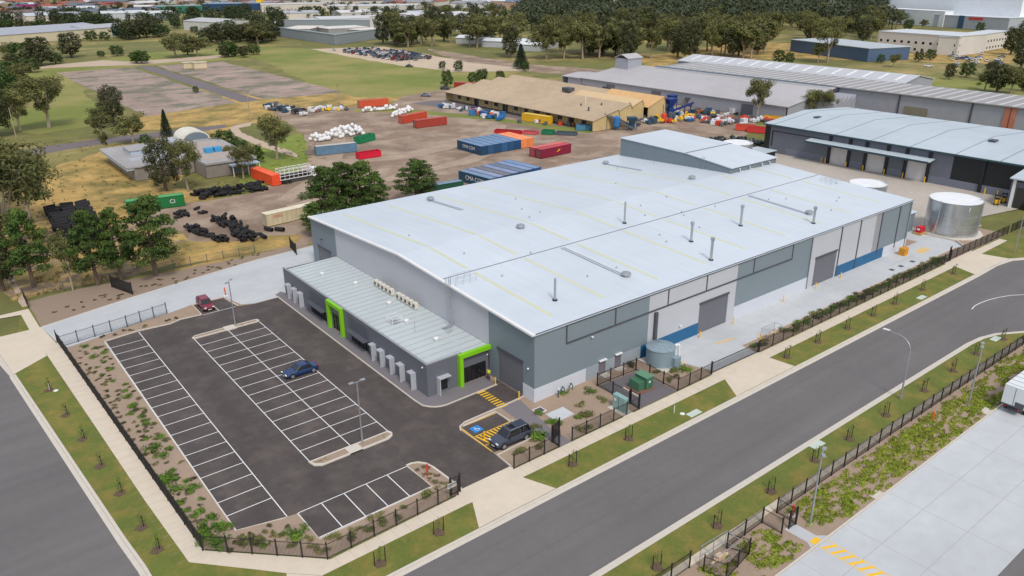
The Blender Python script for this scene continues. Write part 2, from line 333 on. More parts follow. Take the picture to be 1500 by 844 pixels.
# parking lines
ln = MB(); z = .014
def hl(x0, x1, y, w_=.10): ln.box(x0, x1, y-w_/2, y+w_/2, z-.004, z)
def vl(x, y0, y1, w_=.10, zz=.0165): ln.box(x-w_/2, x+w_/2, y0, y1, z-.004, zz)
vl(-37.75,-.4,52.5); vl(-33.05,-1.5,53.1)
for k in range(1, 20): hl(-37.7,-33.1,52.55-2.645*k)
vl(-27.3,5.8,45.2); vl(-22.35,5.8,45.0); vl(-17.5,5.8,45.2)
for k in range(1, 15): hl(-27.25,-17.55,45.2-2.63*k)
vl(-32.0,-6.4,-1.7); hl(-31.95,-19.4,-1.68)
for k in range(1, 5): vl(-32+2.53*k,-6.4,-1.75)
hl(-31.9,-19.4,-6.35)
vl(-20.9,53.5,58.2); hl(-23.4,-18.2,53.35)
struct(ln.build('parking_lines', m_white))
yl = MB()
for k in range(9):
    y = 6.4-k*.56; x = -3.55
    yl.sheet([(x-.62,y-.05),(x-.62,y-.3),(x+.62,y-.42+.1),(x+.62,y-.12+.05)], .0155)
yl.box(-10.55,-10.42,-5.2,.9,.011,.0155); yl.box(-10.3,-5.0,-1.65,-1.53,.014,.0175); yl.box(-10.4,-5.0,-3.85,-3.73,.014,.0175); yl.box(-10.1,-5.2,.98,1.08,.014,.0165)
for k in range(10):
    x = -10.2+k*.5; yl.sheet([(x,-1.7),(x+.24,-1.7),(x+.64,-3.7),(x+.40,-3.7)], .0195)
yl.sheet([(3.9,-35.75),(5.0,-35.75),(5.0,-36.35),(3.9,-36.35)], .024)
for k in range(7):
    y = -36.9-k*.9; yl.sheet([(4.1,y),(4.1,y-.32),(5.4,y-.9),(5.4,y-.58)], .0205)
yl.box(4.0,4.1,-43,-36.8,.016,.019); yl.box(5.4,5.5,-43,-36.8,.016,.019)
for k in range(8): yl.sheet([(30.8+k*.45,-3.6-k*.06),(31.1+k*.45,-3.6-k*.06),(31.1+k*.45,-4.0-k*.06),(30.8+k*.45,-4.0-k*.06)], .0185)
for k in range(6): yl.sheet([(92+k*.6,-2.2),(92.35+k*.6,-2.2),(92.0+k*.6,-3.9),(91.65+k*.6,-3.9)], .0185)
struct(yl.build('hazard_markings', m_yellow))
isa = MB(); isa.box(-9.75,-8.5,-1.0,.25,.0135,.018); o = struct(isa.build('accessible_symbol', mat('sign_blue', (40,130,200))))
ws = MB()
cx, cy = -9.1, -.38
for i in range(9):
    a0, a1 = R(120+i*26), R(120+(i+1)*26); ws.strip((cx+.26*math.cos(a0),cy-.08+.26*math.sin(a0)),(cx+.26*math.cos(a1),cy-.08+.26*math.sin(a1)),.07,.0215)
ws.sheet([(cx-.12+.07*math.cos(k), cy+.42+.07*math.sin(k)) for k in [i*math.pi/4 for i in range(8)]], .0215)
ws.strip((cx-.1,cy+.32),(cx-.05,cy),.08,.0222); ws.strip((cx-.05,cy),(cx+.22,cy),.08,.0228); ws.strip((cx+.2,cy),(cx+.3,cy-.32),.08,.0222)
struct(ws.build('accessible_symbol', m_white))
# south side: garden strip, yard concrete
area('garden_bed', [(-60,-31.0),(66,-31.0),(68,-32.5),(68,-36.45),(-60,-36.45)], .009, m_mulch)
area('footpath', [(-60,-30.15),(66.5,-30.15),(66.3,-30.95),(-60,-30.95)], .005, m_foot)
area('yard_concrete', [(-60,-36.6),(90,-36.6),(90,-48.65),(-60,-48.65)], .013, m_conc)
area('yard_asphalt', [(-60,-48.65),(90,-48.65),(90,-120),(-60,-120)], .009, m_road)
kerbline([(-60,-36.5),(68,-36.5)], .16, .13)
area('footpath', [(3.6,-33.3),(5.1,-33.3),(5.2,-35.7),(6.1,-36.4),(3.2,-36.4),(3.7,-35.7)], .014, m_conc)
js = MB()
for y in (-40.15,-44.4): js.box(-60,90,y-.03,y+.03,.014,.017)
for x in range(-56, 90, 8): js.box(x-.03+.9,x+.03+.9,-48.6,-36.7,.014,.0165)
struct(js.build('concrete_joints', MC['joint_dark']))
# ------------------------------------------------ wider terrain
def far(name, pts, dz, m, step=6, amp=1., seed=1): return area(name, jag([p if isinstance(p, tuple) and len(p) == 2 and False else p for p in pts], step, amp, seed), G0+dz, m)
far('dry_grass', pg((165,215),(300,190),(400,150),(400,165),(330,190),(250,275),(330,290),(100,400),(20,430),(-40,330),(60,250)), .004, m_dry, 4, 1.5, 2)
far('dry_grass', pg((190,190),(200,165),(380,130),(640,120),(650,135),(420,175),(330,185),(240,188)), .008, m_dry, 5, 1.5, 3)
far('dry_grass', pg((60,440),(270,390),(455,340),(460,365),(260,410),(50,455)), .008, m_dry, 2, .6, 4)
far('dry_grass', pg((930,85),(1090,62),(1480,66),(1490,95),(1150,85),(940,98)), .006, m_dry, 10, 3, 5)
far('green_field', pg((370,82),(470,73),(700,104),(760,110),(650,140),(520,142),(470,128)), .010, m_field, 10, 1.5, 6)
far('green_field', pg((1130,88),(1500,125),(1500,150),(1130,100)), .010, m_field, 10, 1.5, 7)
far('green_field', pg((-60,110),(80,100),(200,78),(380,68),(470,72),(380,84),(95,105),(150,160),(160,180),(60,195),(-60,190)), .006, m_field, 8, 1.5, 8)
far('green_field', pg((370,215),(440,195),(480,240),(460,270),(400,262),(330,300)), .012, mat('lush_grass', (118,132,50), .95, .2, .6, var2=.15, scale2=.1, bump=.5, bscale=5), 3, .8, 9)
gy = [(2,74.5),(-6,78),(-14,84),(-13,100),(-20,112),(-17,122),(-8,122),(0,120),(11,120),(20,128),(30,135),(38,150),(45,165),(52,185),(57,215),(62,235),(80,222),(104,216),(120,233),(146,238),(200,240),(205,215),(200,110),(170,90),(150,84),(144,74),(100,74)]
far('gravel_yard', gy, .016, m_gravel, 4, .8, 10)
far('green_strip', [(84,212),(98,196),(112,168),(118,140),(124,122),(128,124),(122,150),(116,175),(104,200),(90,215)], .020, m_field, 4, 1.2, 11)
far('yard_asphalt', [(112,214),(122,168),(127,134),(131,124),(131,208),(124,214)], .024, m_oldroad, 6, .5, 12)
far('concrete_pad', [(20.6,430),(59,428),(58.5,262),(21,252)], .012, m_slab, 12, .9, 13)
far('concrete_pad', [(72,428),(108.6,425),(106,259.5),(70,264)], .012, m_slab, 12, .9, 14)
far('old_road', [(61.5,432),(69.5,430),(68.5,262),(60.5,262),(61,330)], .016, m_oldroad, 12, .4, 15)
far('old_road', pg((-60,232),(130,205),(250,190),(330,182),(330,187),(250,198),(140,212),(-60,245)), .016, m_oldroad, 6, .5, 16)
far('old_road', pg((335,187),(350,182),(372,178),(366,184),(350,187),(352,193),(380,205),(430,222),(440,232),(420,226),(375,212),(345,198)), .020, mat('path_gravel', (186,166,146), .95, .1, 1.), 2, .3, 17)
far('old_road', pg((20,104),(75,95),(150,88),(190,90),(330,80),(328,84),(200,95),(75,99)), .016, MC['path_gravel'], 8, .8, 18)
far('dirt_track', pg((0,365),(12,385),(45,455),(38,460),(0,395)), .016, MC['path_gravel'], 3, .3, 19)
far('dirt_lot', pg((455,72),(560,68),(650,84),(690,92),(760,98),(760,104),(660,105),(560,92)), .014, mat('pale_dirt', (190,172,150), .95, .1, .5, var2=.1), 8, 1.5, 20)
far('dirt_lot', pg((620,70),(760,92),(900,104),(880,112),(760,104),(680,92)), .012, m_gravel, 8, 1.5, 21)

far('dirt', [(-46,80),(-30,79.5),(-22,80),(-14,84),(-13,98),(-19,104),(-23,133),(-36,134),(-40,110),(-47,98)], .012, mat('dirt', (124,106,88), .95, .18, .6, var2=.18, scale2=.15, col2=(176,150,88), mix2=(.49,.16,.06)), 3, .8, 31)
wr = MB(); rg = random.Random(9)
wr.box(-46,60,-20.93,-20.87,G0+.008,G0+.0135); wr.box(-46,90,-17.62,-17.58,G0+.008,G0+.013)
struct(wr.build('road_repair', mat('road_patch', (100,97,97), .9, .05, 1.2)))

far('dry_grass', [(-20,79),(-6,77.6),(2,76),(6,82),(0,85),(-6,86),(-14,93),(-19,92)], .020, m_dry, 2, .6, 33)
far('dirt_track', [(30,135),(60,128),(95,135),(112,150),(110,155),(92,141),(60,134),(34,141)], .024, mat('track_pale', (162,144,126), .95, .1, 1., var2=.15, scale2=.2), 5, .7, 34)
far('dirt_track', [(12,100),(40,108),(72,112),(104,128),(102,132),(70,117),(40,112),(12,104)], .024, MC['track_pale'], 5, .6, 35)
far('dirt_track', [(14,106),(38,128),(50,150),(70,185),(66,187),(46,152),(34,131),(12,110)], .028, MC['track_pale'], 5, .6, 36)
area('garden_bed', [(-19.35,-6.4),(-19.35,-1.7),(-18.8,-1.65),(-18.1,-1.95),(-17.6,-2.65),(-17.35,-3.7),(-17.15,-7.1),(-17.15,-8.65),(-18.3,-8.9)], .06, m_mulch)
# ================================================================== MAIN WAREHOUSE
m_roof = mat('roof_sheet', (198,207,216), .42, .03, .3, var2=.05, scale2=.04, stripes=('X', .76, .05, .14), streak=(.9,.03,.03), spec=.4)
m_roof2 = mat('office_roof_sheet', (186,195,197), .45, .03, .3, var2=.05, scale2=.12, stripes=('Y', .7, .07, .12), spec=.4)
m_wallb = mat('wall_bluegrey', (126,139,147), .5, .03, .3, stripes=('X', .2, .06, .3), spec=.35)
m_wallby = mat('wall_bluegrey_side', (122,135,143), .5, .03, .3, stripes=('Y', .2, .06, .3), spec=.35)
m_wallw = mat('wall_offwhite', (188,191,198), .5, .03, .3, stripes=('X', .2, .05, .3), spec=.35)
m_wally = mat('wall_lilac_grey', (184,186,193), .5, .03, .3, stripes=('Y', .2, .05, .3), spec=.35)
m_plinth = mat('white_precast', (200,205,214), .7, .03, .6)
m_blue = mat('panel_blue', (26,96,140), .5, .05, .6, stripes=('X', .2, .06, .3))
m_rdoor = mat('roller_door', (106,108,116), .5, .03, .5, stripes=('Z', .12, .10, .3))
m_off = mat('office_cladding', (102,105,114), .6, .04, .5)
m_lime = mat('lime_portal', (128,200,20), .45, .03, 1.)
m_hood = mat('pale_hood', (178,182,190), .5, .03, 1.)
m_sky = mat('skylight_sheet', (204,207,172), .4, .03, 1.)
H0, HR, YR, LX, LY = 9.4, 11.0, 31.3, 92.6, 62.6
def rz_(y): return H0+(HR-H0)*y/YR if y <= YR else HR-(HR-H0)*(y-YR)/YR
wh = thing('warehouse', 'huge pale roofed metal warehouse with blue base panels in the middle of the fenced lot', 'warehouse')
def wall(name, mb, m): return mb.build(name, m, wh)
T = .25
def sp(x0, x1, z0, z1, m, name='wall_panel', d=.0): wall(name, B(x0, x1, -d, T, z0, z1), m)
# south face (y=0)
sp(0, 8.7, 0, 1.9, m_plinth, 'plinth', .04); sp(0, 20.3, 1.9, H0-.1, m_wallb); sp(8.7, 11.0, 0, 1.9, mat('grey_precast', (150,160,168), .7, .03, .6), 'plinth', .04); sp(12.3, 14.0, 0, 1.9, MC['grey_precast'], 'plinth', .04); sp(15.2, 19.0, 0, 1.9, MC['grey_precast'], 'plinth', .04)
sp(11.0, 12.3, 2.1, 2.1, m_wallb) if False else None
sp(19.0, 31.2, 0, 1.9, m_blue, 'blue_base_panel', .04); sp(20.3, 31.2, 1.9, 6.6, m_wallw); sp(31.2, 37.9, 4.75, 6.6, m_wallw); sp(37.9, 39.6, 0, 6.6, m_wallw)
sp(20.3, 39.6, 6.6, H0-.1, m_wallw); sp(39.6, 59.4, 2.1, H0-.1, m_wallb); sp(39.6, 59.4, 0, 2.1, m_plinth, 'plinth', .04)
sp(59.4, 61.0, 0, H0-.1, m_wallw); sp(61.0, 67.6, 4.9, H0-.1, m_wallw); sp(67.6, 68.0, 0, H0-.1, m_wallw)
sp(68.0, 84.0, 0, 1.9, m_blue, 'blue_base_panel', .04); sp(68.0, 79.6, 1.9, H0-.1, m_wallw); sp(79.6, 81.8, 1.9, H0-.1, mat('wall_midgrey', (150,152,158), .5, .03, .3, stripes=('X', .2, .05, .3)))
sp(81.8, LX, 1.9, H0-.1, m_wallb); sp(84.0, LX, 0, 1.9, m_plinth, 'plinth', .04)
for x0, x1, h in ((31.2, 37.9, 4.75), (61.0, 67.6, 4.9)):
    d = wall('roller_door', B(x0, x1, .08, .16, 0, h), m_rdoor); MB().box(x0-.08, x1+.08, -.12, .07, h, h+.3).build('door_hood', m_dgrey, d)
for x0, x1 in ((11.05, 12.25), (14.05, 15.15)):
    d = wall('personnel_door', B(x0, x1, .0, .1, 0, 2.1), mat('grey_door', (112,108,116))); MB().box(x0-.05, x1+.05, -.35, -.02, 2.14, 2.26).build('door_canopy', m_white, d)
    wall('door_step', B(x0-.2, x1+.2, -1.1, -.05, 0, .12), m_kerb)
fr = MB()
for a, b in ((5.2, 53.9),): fr.box(a, b, -.09, -.003, 6.5, 6.72); fr.box(a, b, -.09, -.003, H0-.36, H0-.16)
for x in (5.2, 13.8, 24.1, 32.4, 43.6, 53.8): fr.box(x-.09, x+.09, -.085, -.004, 6.72, H0-.36)
fr.build('dark_trim_frame', m_dgrey, wh)
for x in (68.2, 74.3, 81.6, 88.0): wall('dark_mullion', B(x-.13, x+.13, -.1, -.003, .0 if x < 80 else 1.0, H0-.3), m_dgrey)
o = wall('downpipe', MB().box(21.35, 21.85, -.4, -.045, 2.2, 6.3).tube((21.6,-.25,0),(21.6,-.25,2.2),.12,n=8), m_dgrey)
for x in (59.2, 91.9): wall('downpipe', MB().tube((x,-.12,0),(x,-.12,9.2),.08,n=6), m_wallb)
# gutter + wall lamps
wall('gutter', B(-.05, LX+.05, -.22, -.0, H0-.14, H0+.03), m_dgrey)
for x, zz in ((9.5,6.2),(27,2.6)): wall('wall_lamp', B(x-.15, x+.15, -.35, -.1, zz, zz+.12), m_white)
# west face
sidew = [(0,2.2,m_wallby),(2.2,7.4,m_wallby),(7.4,9.3,m_wallby),(9.3,53.1,m_wally),(53.1,55.4,m_wallby),(55.4,60.6,m_wallby),(60.6,LY,m_wallby)]
def gable(name, x0, x1, ya, yb, z0, m):
    prof = [(ya, z0), (yb, z0), (yb, rz_(yb)-.1)]+([(YR, rz_(YR)-.1)] if ya < YR < yb else [])+[(ya, rz_(ya)-.1)]
    wall(name, MB().extr(prof, 'x', x0, x1), m)
gable('wall_panel', 0, T, .26, 2.2, 1.9, m_wallby); wall('plinth', B(-.04, T, .26, 2.2, 0, 1.9), m_plinth)
wall('corner_panel', B(-.003, .0, -.003, .26, 1.9, H0-.1), m_wallby); wall('plinth', B(-.045, -.001, -.04, .26, 0, 1.9), m_plinth)
gable('wall_panel', 0, T, 2.2, 7.4, 4.7, m_wallby); gable('wall_panel', 0, T, 7.4, 9.3, 0, m_wallby)
gable('wall_panel', 0, T, 9.3, 53.1, 3.2, m_wally); gable('wall_panel', 0, T, 53.1, 55.4, 0, m_wallby); gable('wall_panel', 0, T, 55.4, 60.6, 4.4, m_wallby); gable('wall_panel', 0, T, 60.6, LY, 0, m_wallby)
gable('wall_panel', LX-T, LX, .26, LY, 0, m_wallby); wall('wall_panel', B(0, LX, LY, LY+T, 0, H0-.1), m_wallb)
for y0, y1, h in ((2.2, 7.4, 4.7), (55.4, 60.6, 4.4)):
    d = wall('roller_door', B(.08, .16, y0, y1, 0, h), m_rdoor); MB().box(-.12, .07, y0-.08, y1+.08, h, h+.3).build('door_hood', m_dgrey, d)
wall('wall_lamp', B(-.35, -.02, 58.4, 58.8, 6.1, 6.22), m_dgrey); wall('wall_lamp', MB().ball((-.18,1.0,4.4),.14,.14,.14), m_white)
# roof, two leaves split by the expansion joint, ridge, barge flashing
def roofpart(name, y0, y1, x0=-.35, x1=LX+.15):
    ys = [y0]+([YR] if y0 < YR < y1 else [])+[y1]
    prof = [(y, rz_(max(0,min(LY,y)))-(0 if 0 <= y <= LY else 0)) for y in ys]+[(y, rz_(max(0,min(LY,y)))-.12) for y in ys[::-1]]
    wall(name, MB().extr(prof, 'x', x0, x1), m_roof)
roofpart('roof', -.25, 19.85); roofpart('roof', 20.1, LY+.3)
wall('roof_joint', MB().extr([(19.86, rz_(19.9)-.1),(20.09, rz_(19.9)-.1),(20.09, rz_(20)-.03),(19.86, rz_(20)-.03)], 'x', -.3, LX), m_dgrey)
fl = MB()
for a, b in ((-.25, YR), (YR, LY+.3)):
    za, zb = rz_(max(a,0)), rz_(min(b,LY)); fl.extr([(a, za+.003),(b, zb+.003),(b, zb+.07),(a, za+.07)], 'x', -.42, .0)
fl.extr([(-.25,9.2),(YR,10.8),(YR,11.05),(-.25,9.44)], 'x', -.45, -.421); fl.extr([(YR,10.8),(LY+.3,9.2),(LY+.3,9.44),(YR,11.05)], 'x', -.45, -.421)
fl.build('barge_flashing', m_white, wh)
def onroof(x, y): return (x, y, rz_(y))
for x in (5.0, 14.2, 24.7, 35.0, 44.8, 55.4, 65.6, 75.2, 85.6):
    segs = [(2.6,19.3),(21.2,30.9),(31.7,60)]
    for a, b in segs:
        if x > 77 and b > 31: continue
        if x > 74 and b > 31: b = 31.7+.01; continue
        wall('skylight_strip', MB().extr([(a, rz_(a)+.004),(b, rz_(b)+.004),(b, rz_(b)+.03),(a, rz_(a)+.03)], 'x', x-.24, x+.24), m_sky)
for x, y in ((21.8,6.0),(21.8,29.8),(21.8,57.0),(68.4,6.6),(68.4,33.0),(68.0,57.0)):
    z = rz_(y); v = MB().tube((x,y,z),(x,y,z+.35),.42,n=12).tube((x,y,z+.35),(x,y,z+.5),.75,.7,n=14).ball((x,y,z+.5),.68,.68,.25,n=14)
    v.build('roof_vent', m_galv, wh)
    if y not in (29.8, 33.0):
        yy = 19.3 if y < 20 else 46
        wall('conduit', MB().tube((x-.5,y,z+.1),(x-.5,yy,rz_(yy)+.1),.05).tube((x+.0,y,z+.1),(x+.0,yy,rz_(yy)+.1),.04), m_galv)
for x, y, h, top in ((37.7,21.8,3.7,0),(40.3,9.7,3.3,1),(36.7,2.9,3.6,1),(53.1,9.8,3.6,1),(64.6,3.4,3.0,1),(8.3,5.8,3.1,0)):
    z = rz_(y); s = wall('exhaust_stack', MB().tube((x,y,z+.1),(x,y,z+h-.3*top),.16 if not top else .2,n=10), m_galv if top else m_galv)
    MB().tube((x,y,z),(x,y,z+.14),.36,n=12).build('flashing_boot', m_black, s)
    if top: MB().tube((x,y,z+h-.5),(x,y,z+h-.1),.3,.34,n=10).ball((x,y,z+h-.1),.3,.3,.18).build('cowl', m_galv, s)
rg = random.Random(4)
for k in range(34):
    x, y = rg.uniform(2,90), rg.uniform(3,60)
    if x > 75 and y > 28: continue
    z = rz_(y); wall('roof_anchor', MB().box(x-.12,x+.12,y-.1,y+.1,z,z+.12).tube((x,y,z+.1),(x,y,z+.3),.05), m_galv)
# access ladder with cage on the west wall and roof guard rail
ld = MB()
for dy in (-.25,.25): ld.tube((-.35,17.6+dy,4.3),(-.35,17.6+dy,11.6),.03)
for k in range(20): ld.tube((-.35,17.35,4.5+k*.34),(-.35,17.85,4.5+k*.34),.02)
for k in range(7):
    z = 6+k*.75; ld.path([(-.35+.75*math.cos(R(90+a))*1-.0, 17.6+.4*math.sin(R(90+a)), z) if False else (-.35-.65*math.sin(R(a)), 17.6+.4*math.cos(R(a)), z) for a in range(0,181,30)], .018, n=4)
for a in (30,60,90,120,150): ld.tube((-.35-.65*math.sin(R(a)),17.6+.4*math.cos(R(a)),5.6),(-.35-.65*math.sin(R(a)),17.6+.4*math.cos(R(a)),11.6),.015,n=4)
ld.build('access_ladder', m_galv, wh)
rl = MB()
for x in (.2,1.4,2.6,3.6):
    for y in (16.9,18.3): rl.tube((x,y,rz_(y)),(x,y,rz_(y)+1.1),.025,n=4)
for y in (16.9,18.3):
    for h in (.55,1.1): rl.tube((.2,y,rz_(y)+h),(3.6,y,rz_(y)+h),.025,n=4)
rl.build('guard_rail', m_galv, wh)
# rear monitor (higher roof block)
x0, x1, ya, yb = 77.4, 92.9, 30.5, 61.7; zr = lambda y: 12.15+(13.6-12.15)*(y-ya)/(yb-ya) if False else (12.15+.09*(y-ya) if y < 43 else 13.28+.015*(y-43))
prof = [(ya,10.2),(yb,9.3),(yb,13.45),(43.5,13.2),(ya,12.1)]
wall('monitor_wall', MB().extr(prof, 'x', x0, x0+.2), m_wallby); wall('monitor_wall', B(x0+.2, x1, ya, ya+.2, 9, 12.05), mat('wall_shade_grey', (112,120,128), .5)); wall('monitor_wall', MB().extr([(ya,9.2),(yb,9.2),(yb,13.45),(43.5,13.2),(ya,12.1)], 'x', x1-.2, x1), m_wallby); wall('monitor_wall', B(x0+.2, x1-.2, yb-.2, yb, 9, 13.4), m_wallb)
wall('monitor_roof', MB().extr([(ya-.3,12.1),(42.3,13.2),(yb+.3,13.5),(yb+.3,13.62),(42.3,13.34),(ya-.3,12.24)], 'x', x0-.15, x1+.15), m_roof)
wall('monitor_roof_joint', MB().extr([(42.15,13.345),(42.4,13.345),(42.4,13.39),(42.15,13.385)], 'x', x0-.1, x1), m_dgrey)
for x in (80, 83.3, 87.5, 90.2):
    wall('overflow_pipe', MB().path([(x,ya-.1,11.8),(x,ya-.5,11.7),(x,ya-.5,11.15),(x+1.2,ya-.5,11.1)], .07), m_white)
lm = MB()
for dy in (0,.5): lm.tube((x0-.3,37.2+dy,10.8),(x0-.05,37.2+dy,13.5),.04)
for k in range(7): lm.tube((x0-.28,37.2,11+.35*k),(x0-.28,37.7,11+.35*k),.025)
lm.build('roof_ladder', m_galv, wh)
rr = MB()
for y in (14.5,15.7,16.9):
    for h in (.5,1.0): rr.tube((88+(y-14.5)*.2,y,rz_(y)+h),(91.8,y,rz_(y)+h),.03,n=4)
    for x in (88.4,90,91.8): rr.tube((x,y,rz_(y)),(x,y,rz_(y)+1),.03,n=4)
rr.build('guard_rail', m_galv, wh)
cm = MB()
for k in range(2): cm.tube((1.2+k*.9,61.9,9.4),(1.2+k*.9,61.9,10.2),.05); 
cm.build('satellite_mount', m_galv, wh)
# east annex behind the warehouse
ax = thing('pump_shed', 'small grey shed with a pale lean roof at the far right end of the warehouse', 'shed', (93,0,0))
MB().box(0,11,4.2,4.4,0,4.0).box(10.8,11,4.4,11,0,4.0).box(0,.2,4.4,11,0,4).build('wall', m_wallb, ax); MB().extr([(3.9,3.95),(11.2,4.3),(11.2,4.42),(3.9,4.07)],'x',-.0,11.2).build('roof', m_roof, ax)
# ================================================================== OFFICE
of = thing('office_building', 'low charcoal office annex with a pale green-grey sheet roof and two lime green portals', 'office building', (-9.6,9.4,0))
LO, WO, HO = 44.2, 9.55, 4.55    # local: x 0..9.55 (to the warehouse), y 0..44.2
def ow(name, mb, m, p=None, **k): return mb.build(name, m, p or of, **k)
# west wall pieces between openings; y local = world-9.4
def wy(a, b, z0, z1, x=.0, m=m_off, nm='wall'): ow(nm, B(x, x+.25, a-9.4, b-9.4, z0, z1), m)
slots = [(12.3,13.1),(15.1,15.9),(17.7,18.5),(20.3,21.1),(22.7,23.3)]
slotsL = [(46.4,47.2),(48.7,49.5),(51.0,51.8)]
ops = [(a, b, .15, 2.05) for a, b in slots+slotsL]+[(24.6,30.0,.1,1.95),(33.0,35.8,0,2.7),(37.9,43.6,.1,1.95)]
ops.sort(); y = 9.4
for a, b, z0, z1 in ops:
    wy(y, a, 0, HO); wy(a, b, z1, HO)
    if z0: wy(a, b, 0, z0)
    y = b
wy(y, 53.6, 0, HO)
ow('wall', B(.25, 1.5, 0, .25, 0, HO), m_off); ow('wall', B(1.5,3.0,0,.25,2.15,HO), m_off); ow('wall', B(1.5,3.0,0,.25,0,.25), m_off); ow('wall', B(3.0,5.4,0,.25,0,HO), m_off); ow('wall', B(5.4,9.1,0,.25,2.3,HO-.5), m_off); ow('wall', B(9.1,WO-.003,0,.25,0,HO-.5), m_off)
ow('wall', B(.25, WO, LO-.25, LO, 0, HO-.2), m_off)
ow('roof', MB().extr([(.25,HO-.45),(WO,HO-.25),(WO,HO-.13),(.25,HO-.33)], 'y', .26, LO-.26), m_roof2)
rib = MB()
for k in range(31): rib.extr([(.5,HO-.32),(WO-.05,HO-.125),(WO-.05,HO-.075),(.5,HO-.27)], 'y', 1+k*1.4, 1.1+k*1.4)
ow('roof', rib, mat('roof_rib', (166,176,180), .45))
ow('parapet_cap', MB().box(-.03,.3,-.03,LO+.03,HO,HO+.05).box(.3,5.2,-.03,.28,HO,HO+.05), mat('cap', (140,144,150)))
for a, b in slots+slotsL:
    w_ = ow('window', B(.14,.2,a-9.4,b-9.4,.15,2.05), m_dark)
    MB().box(-.75,-.005,a-9.4-.16,a-9.4-.04,-.0,2.25).box(-.75,-.005,a-9.4-.16,b-9.4+.14,2.25,2.4).build('window_hood', m_hood, w_)
w_ = ow('window', B(1.5,3.0,.1,.16,.25,2.15), m_dark); MB().box(1.36,1.48,-.8,-.005,0,2.3).box(1.36,3.1,-.8,-.005,2.3,2.44).build('window_hood', m_hood, w_)
for a, b in ((24.6,30.0),(37.9,43.6)):
    w_ = ow('window', B(.14,.2,a-9.4,b-9.4,.1,1.95), m_dark); sl = MB()
    n = 5
    for k in range(1, n): sl.box(.05,.13,a-9.4+(b-a)*k/n-.03,a-9.4+(b-a)*k/n+.03,.1,1.95)
    for k in range(3): sl.box(.02,.06,a-9.4,b-9.4,.45+k*.45,.5+k*.45)
    sl.build('window_frame', m_black, w_); MB().box(-.9,-.005,a-9.4-.1,b-9.4+.1,2.02,2.12).build('awning', mat('awning', (84,88,96)), w_)
    ow('louvre_screen', B(-.12,-.004,a-9.4,b-9.4,2.5,4.15), mat('screen', (92,94,104), .5, stripes=('Z',.15,.15,.3)))
# lime portal, west entrance
ow('lime_portal', MB().box(-.5,-.004,32.0-9.4,32.0-9.4+.5,0,4.57).box(-.5,-.004,36.2-9.4,36.2-9.4+.5,0,4.57).box(-.5,-.004,32.5-9.4,36.2-9.4,4.02,4.57), m_lime)
d = ow('entrance_door', B(.12,.18,33.0-9.4,35.8-9.4,0,2.7), m_dark); q = MB()
for k in range(4): q.box(.06,.115,33-9.4+k*.91,33.07-9.4+k*.91,0,2.7)
q.box(.06,.11,33.07-9.4,35.7-9.4,2.1,2.18); q.build('door_frame', m_black, d)
# lime portal, south entrance
ow('lime_portal', MB().box(4.6,5.15,-.6,-.004,0,4.6).box(5.15,9.58,-.6,-.004,4.05,4.6), m_lime)
d = ow('entrance_door', B(5.4,9.1,.1,.16,0,2.3), m_dark); q = MB()
for k in range(6): q.box(5.4+k*.72,5.47+k*.72,.04,.095,0,2.3)
q.box(5.47,9.0,.04,.09,1.95,2.02); q.build('door_frame', m_black, d)
ow('wall_lamp', MB().ball((-.1,.9,3.9),.12,.12,.12), m_white); ow('wall_lamp', MB().ball((9.3,-.1,3.1),.1,.1,.1), m_white)
# roof plant, each its own thing
for k in range(10):
    y = 36.8-k*1.16-(1.0 if k >= 5 else 0); x = -1.35; z = HO-.14
    a = thing('air_conditioner', '%s cream air conditioner from the left in the office roof row' % ORD[k], 'air conditioner', (x,y,z), 0, 'air conditioners along the office roof')
    MB().box(-.28,.28,-.38,.38,.12,1.1).build('cabinet', mat('cream_enamel', (214,208,196)), a, bevel=.03)
    fn = MB(); fn.tube((-.31,0,.6),(-.285,0,.6),.28,n=14); fn.build('fan_grille', m_dgrey, a); MB().box(-.22,.22,-.4,-.34,0,.12).build('foot', m_galv, a); MB().box(-.22,.22,.34,.4,0,.12).build('foot', m_galv, a)
for i, (x, y, nm) in enumerate(((-5.8,46.8,'farthest left along'),(-3.5,39.7,'left of the air conditioners on'),(-3.4,29.4,'in front of the air conditioners on'),(-4.7,22.3,'beside the white guard frame on'),(-4.6,14.9,'nearest the ladder cage on'))):
    v = thing('roof_fan', 'small white roof fan %s the office roof' % nm, 'roof fan', (x,y,HO-.28), 0, 'white roof fans on the office')
    MB().box(-.28,.28,-.28,.28,0,.25).build('curb', m_roof2, v); MB().tube((0,0,.25),(0,0,.5),.32,.36,n=12).ball((0,0,.5),.36,.36,.12,n=12).build('cowl', m_white, v)
hf = thing('hatch_guard', 'white roof hatch guard frame in the middle of the office roof', 'roof hatch', (-5.9,23.6,HO-.34))
q = MB()
for x in (-.8,.8):
    for y in (-.9,.9): q.tube((x,y,0),(x,y,1.0),.03)
for h in (.5,1.0): q.path([(-.8,-.9,h),(.8,-.9,h),(.8,.9,h),(-.8,.9,h),(-.8,-.9,h)], .03)
q.build('rail', m_white, hf); MB().box(-.5,.5,-.6,.6,0,.25).build('hatch', m_galv, hf)
lc = thing('ladder_landing', 'galvanised ladder landing cage on the office roof beneath the tall wall ladder', 'ladder', (-1.4,16.6,HO-.2))
q = MB()
for k in range(5): q.path([(-.9+k*.25,-1.2+k*.1,0),(-.7+k*.25,-.6+k*.1,.9),(-.2+k*.25,.0,1.1),(.3+k*.2,.4,0)], .025)
q.box(-.6,.9,.3,.9,.05,.15); q.build('cage', m_galv, lc)
tag(MB().tube((-5.4,18.9,HO-.3),(-5.4,18.9,HO+1.5),.03).build('roof_mast', m_galv), 'thin grey mast standing on the office roof', 'mast')
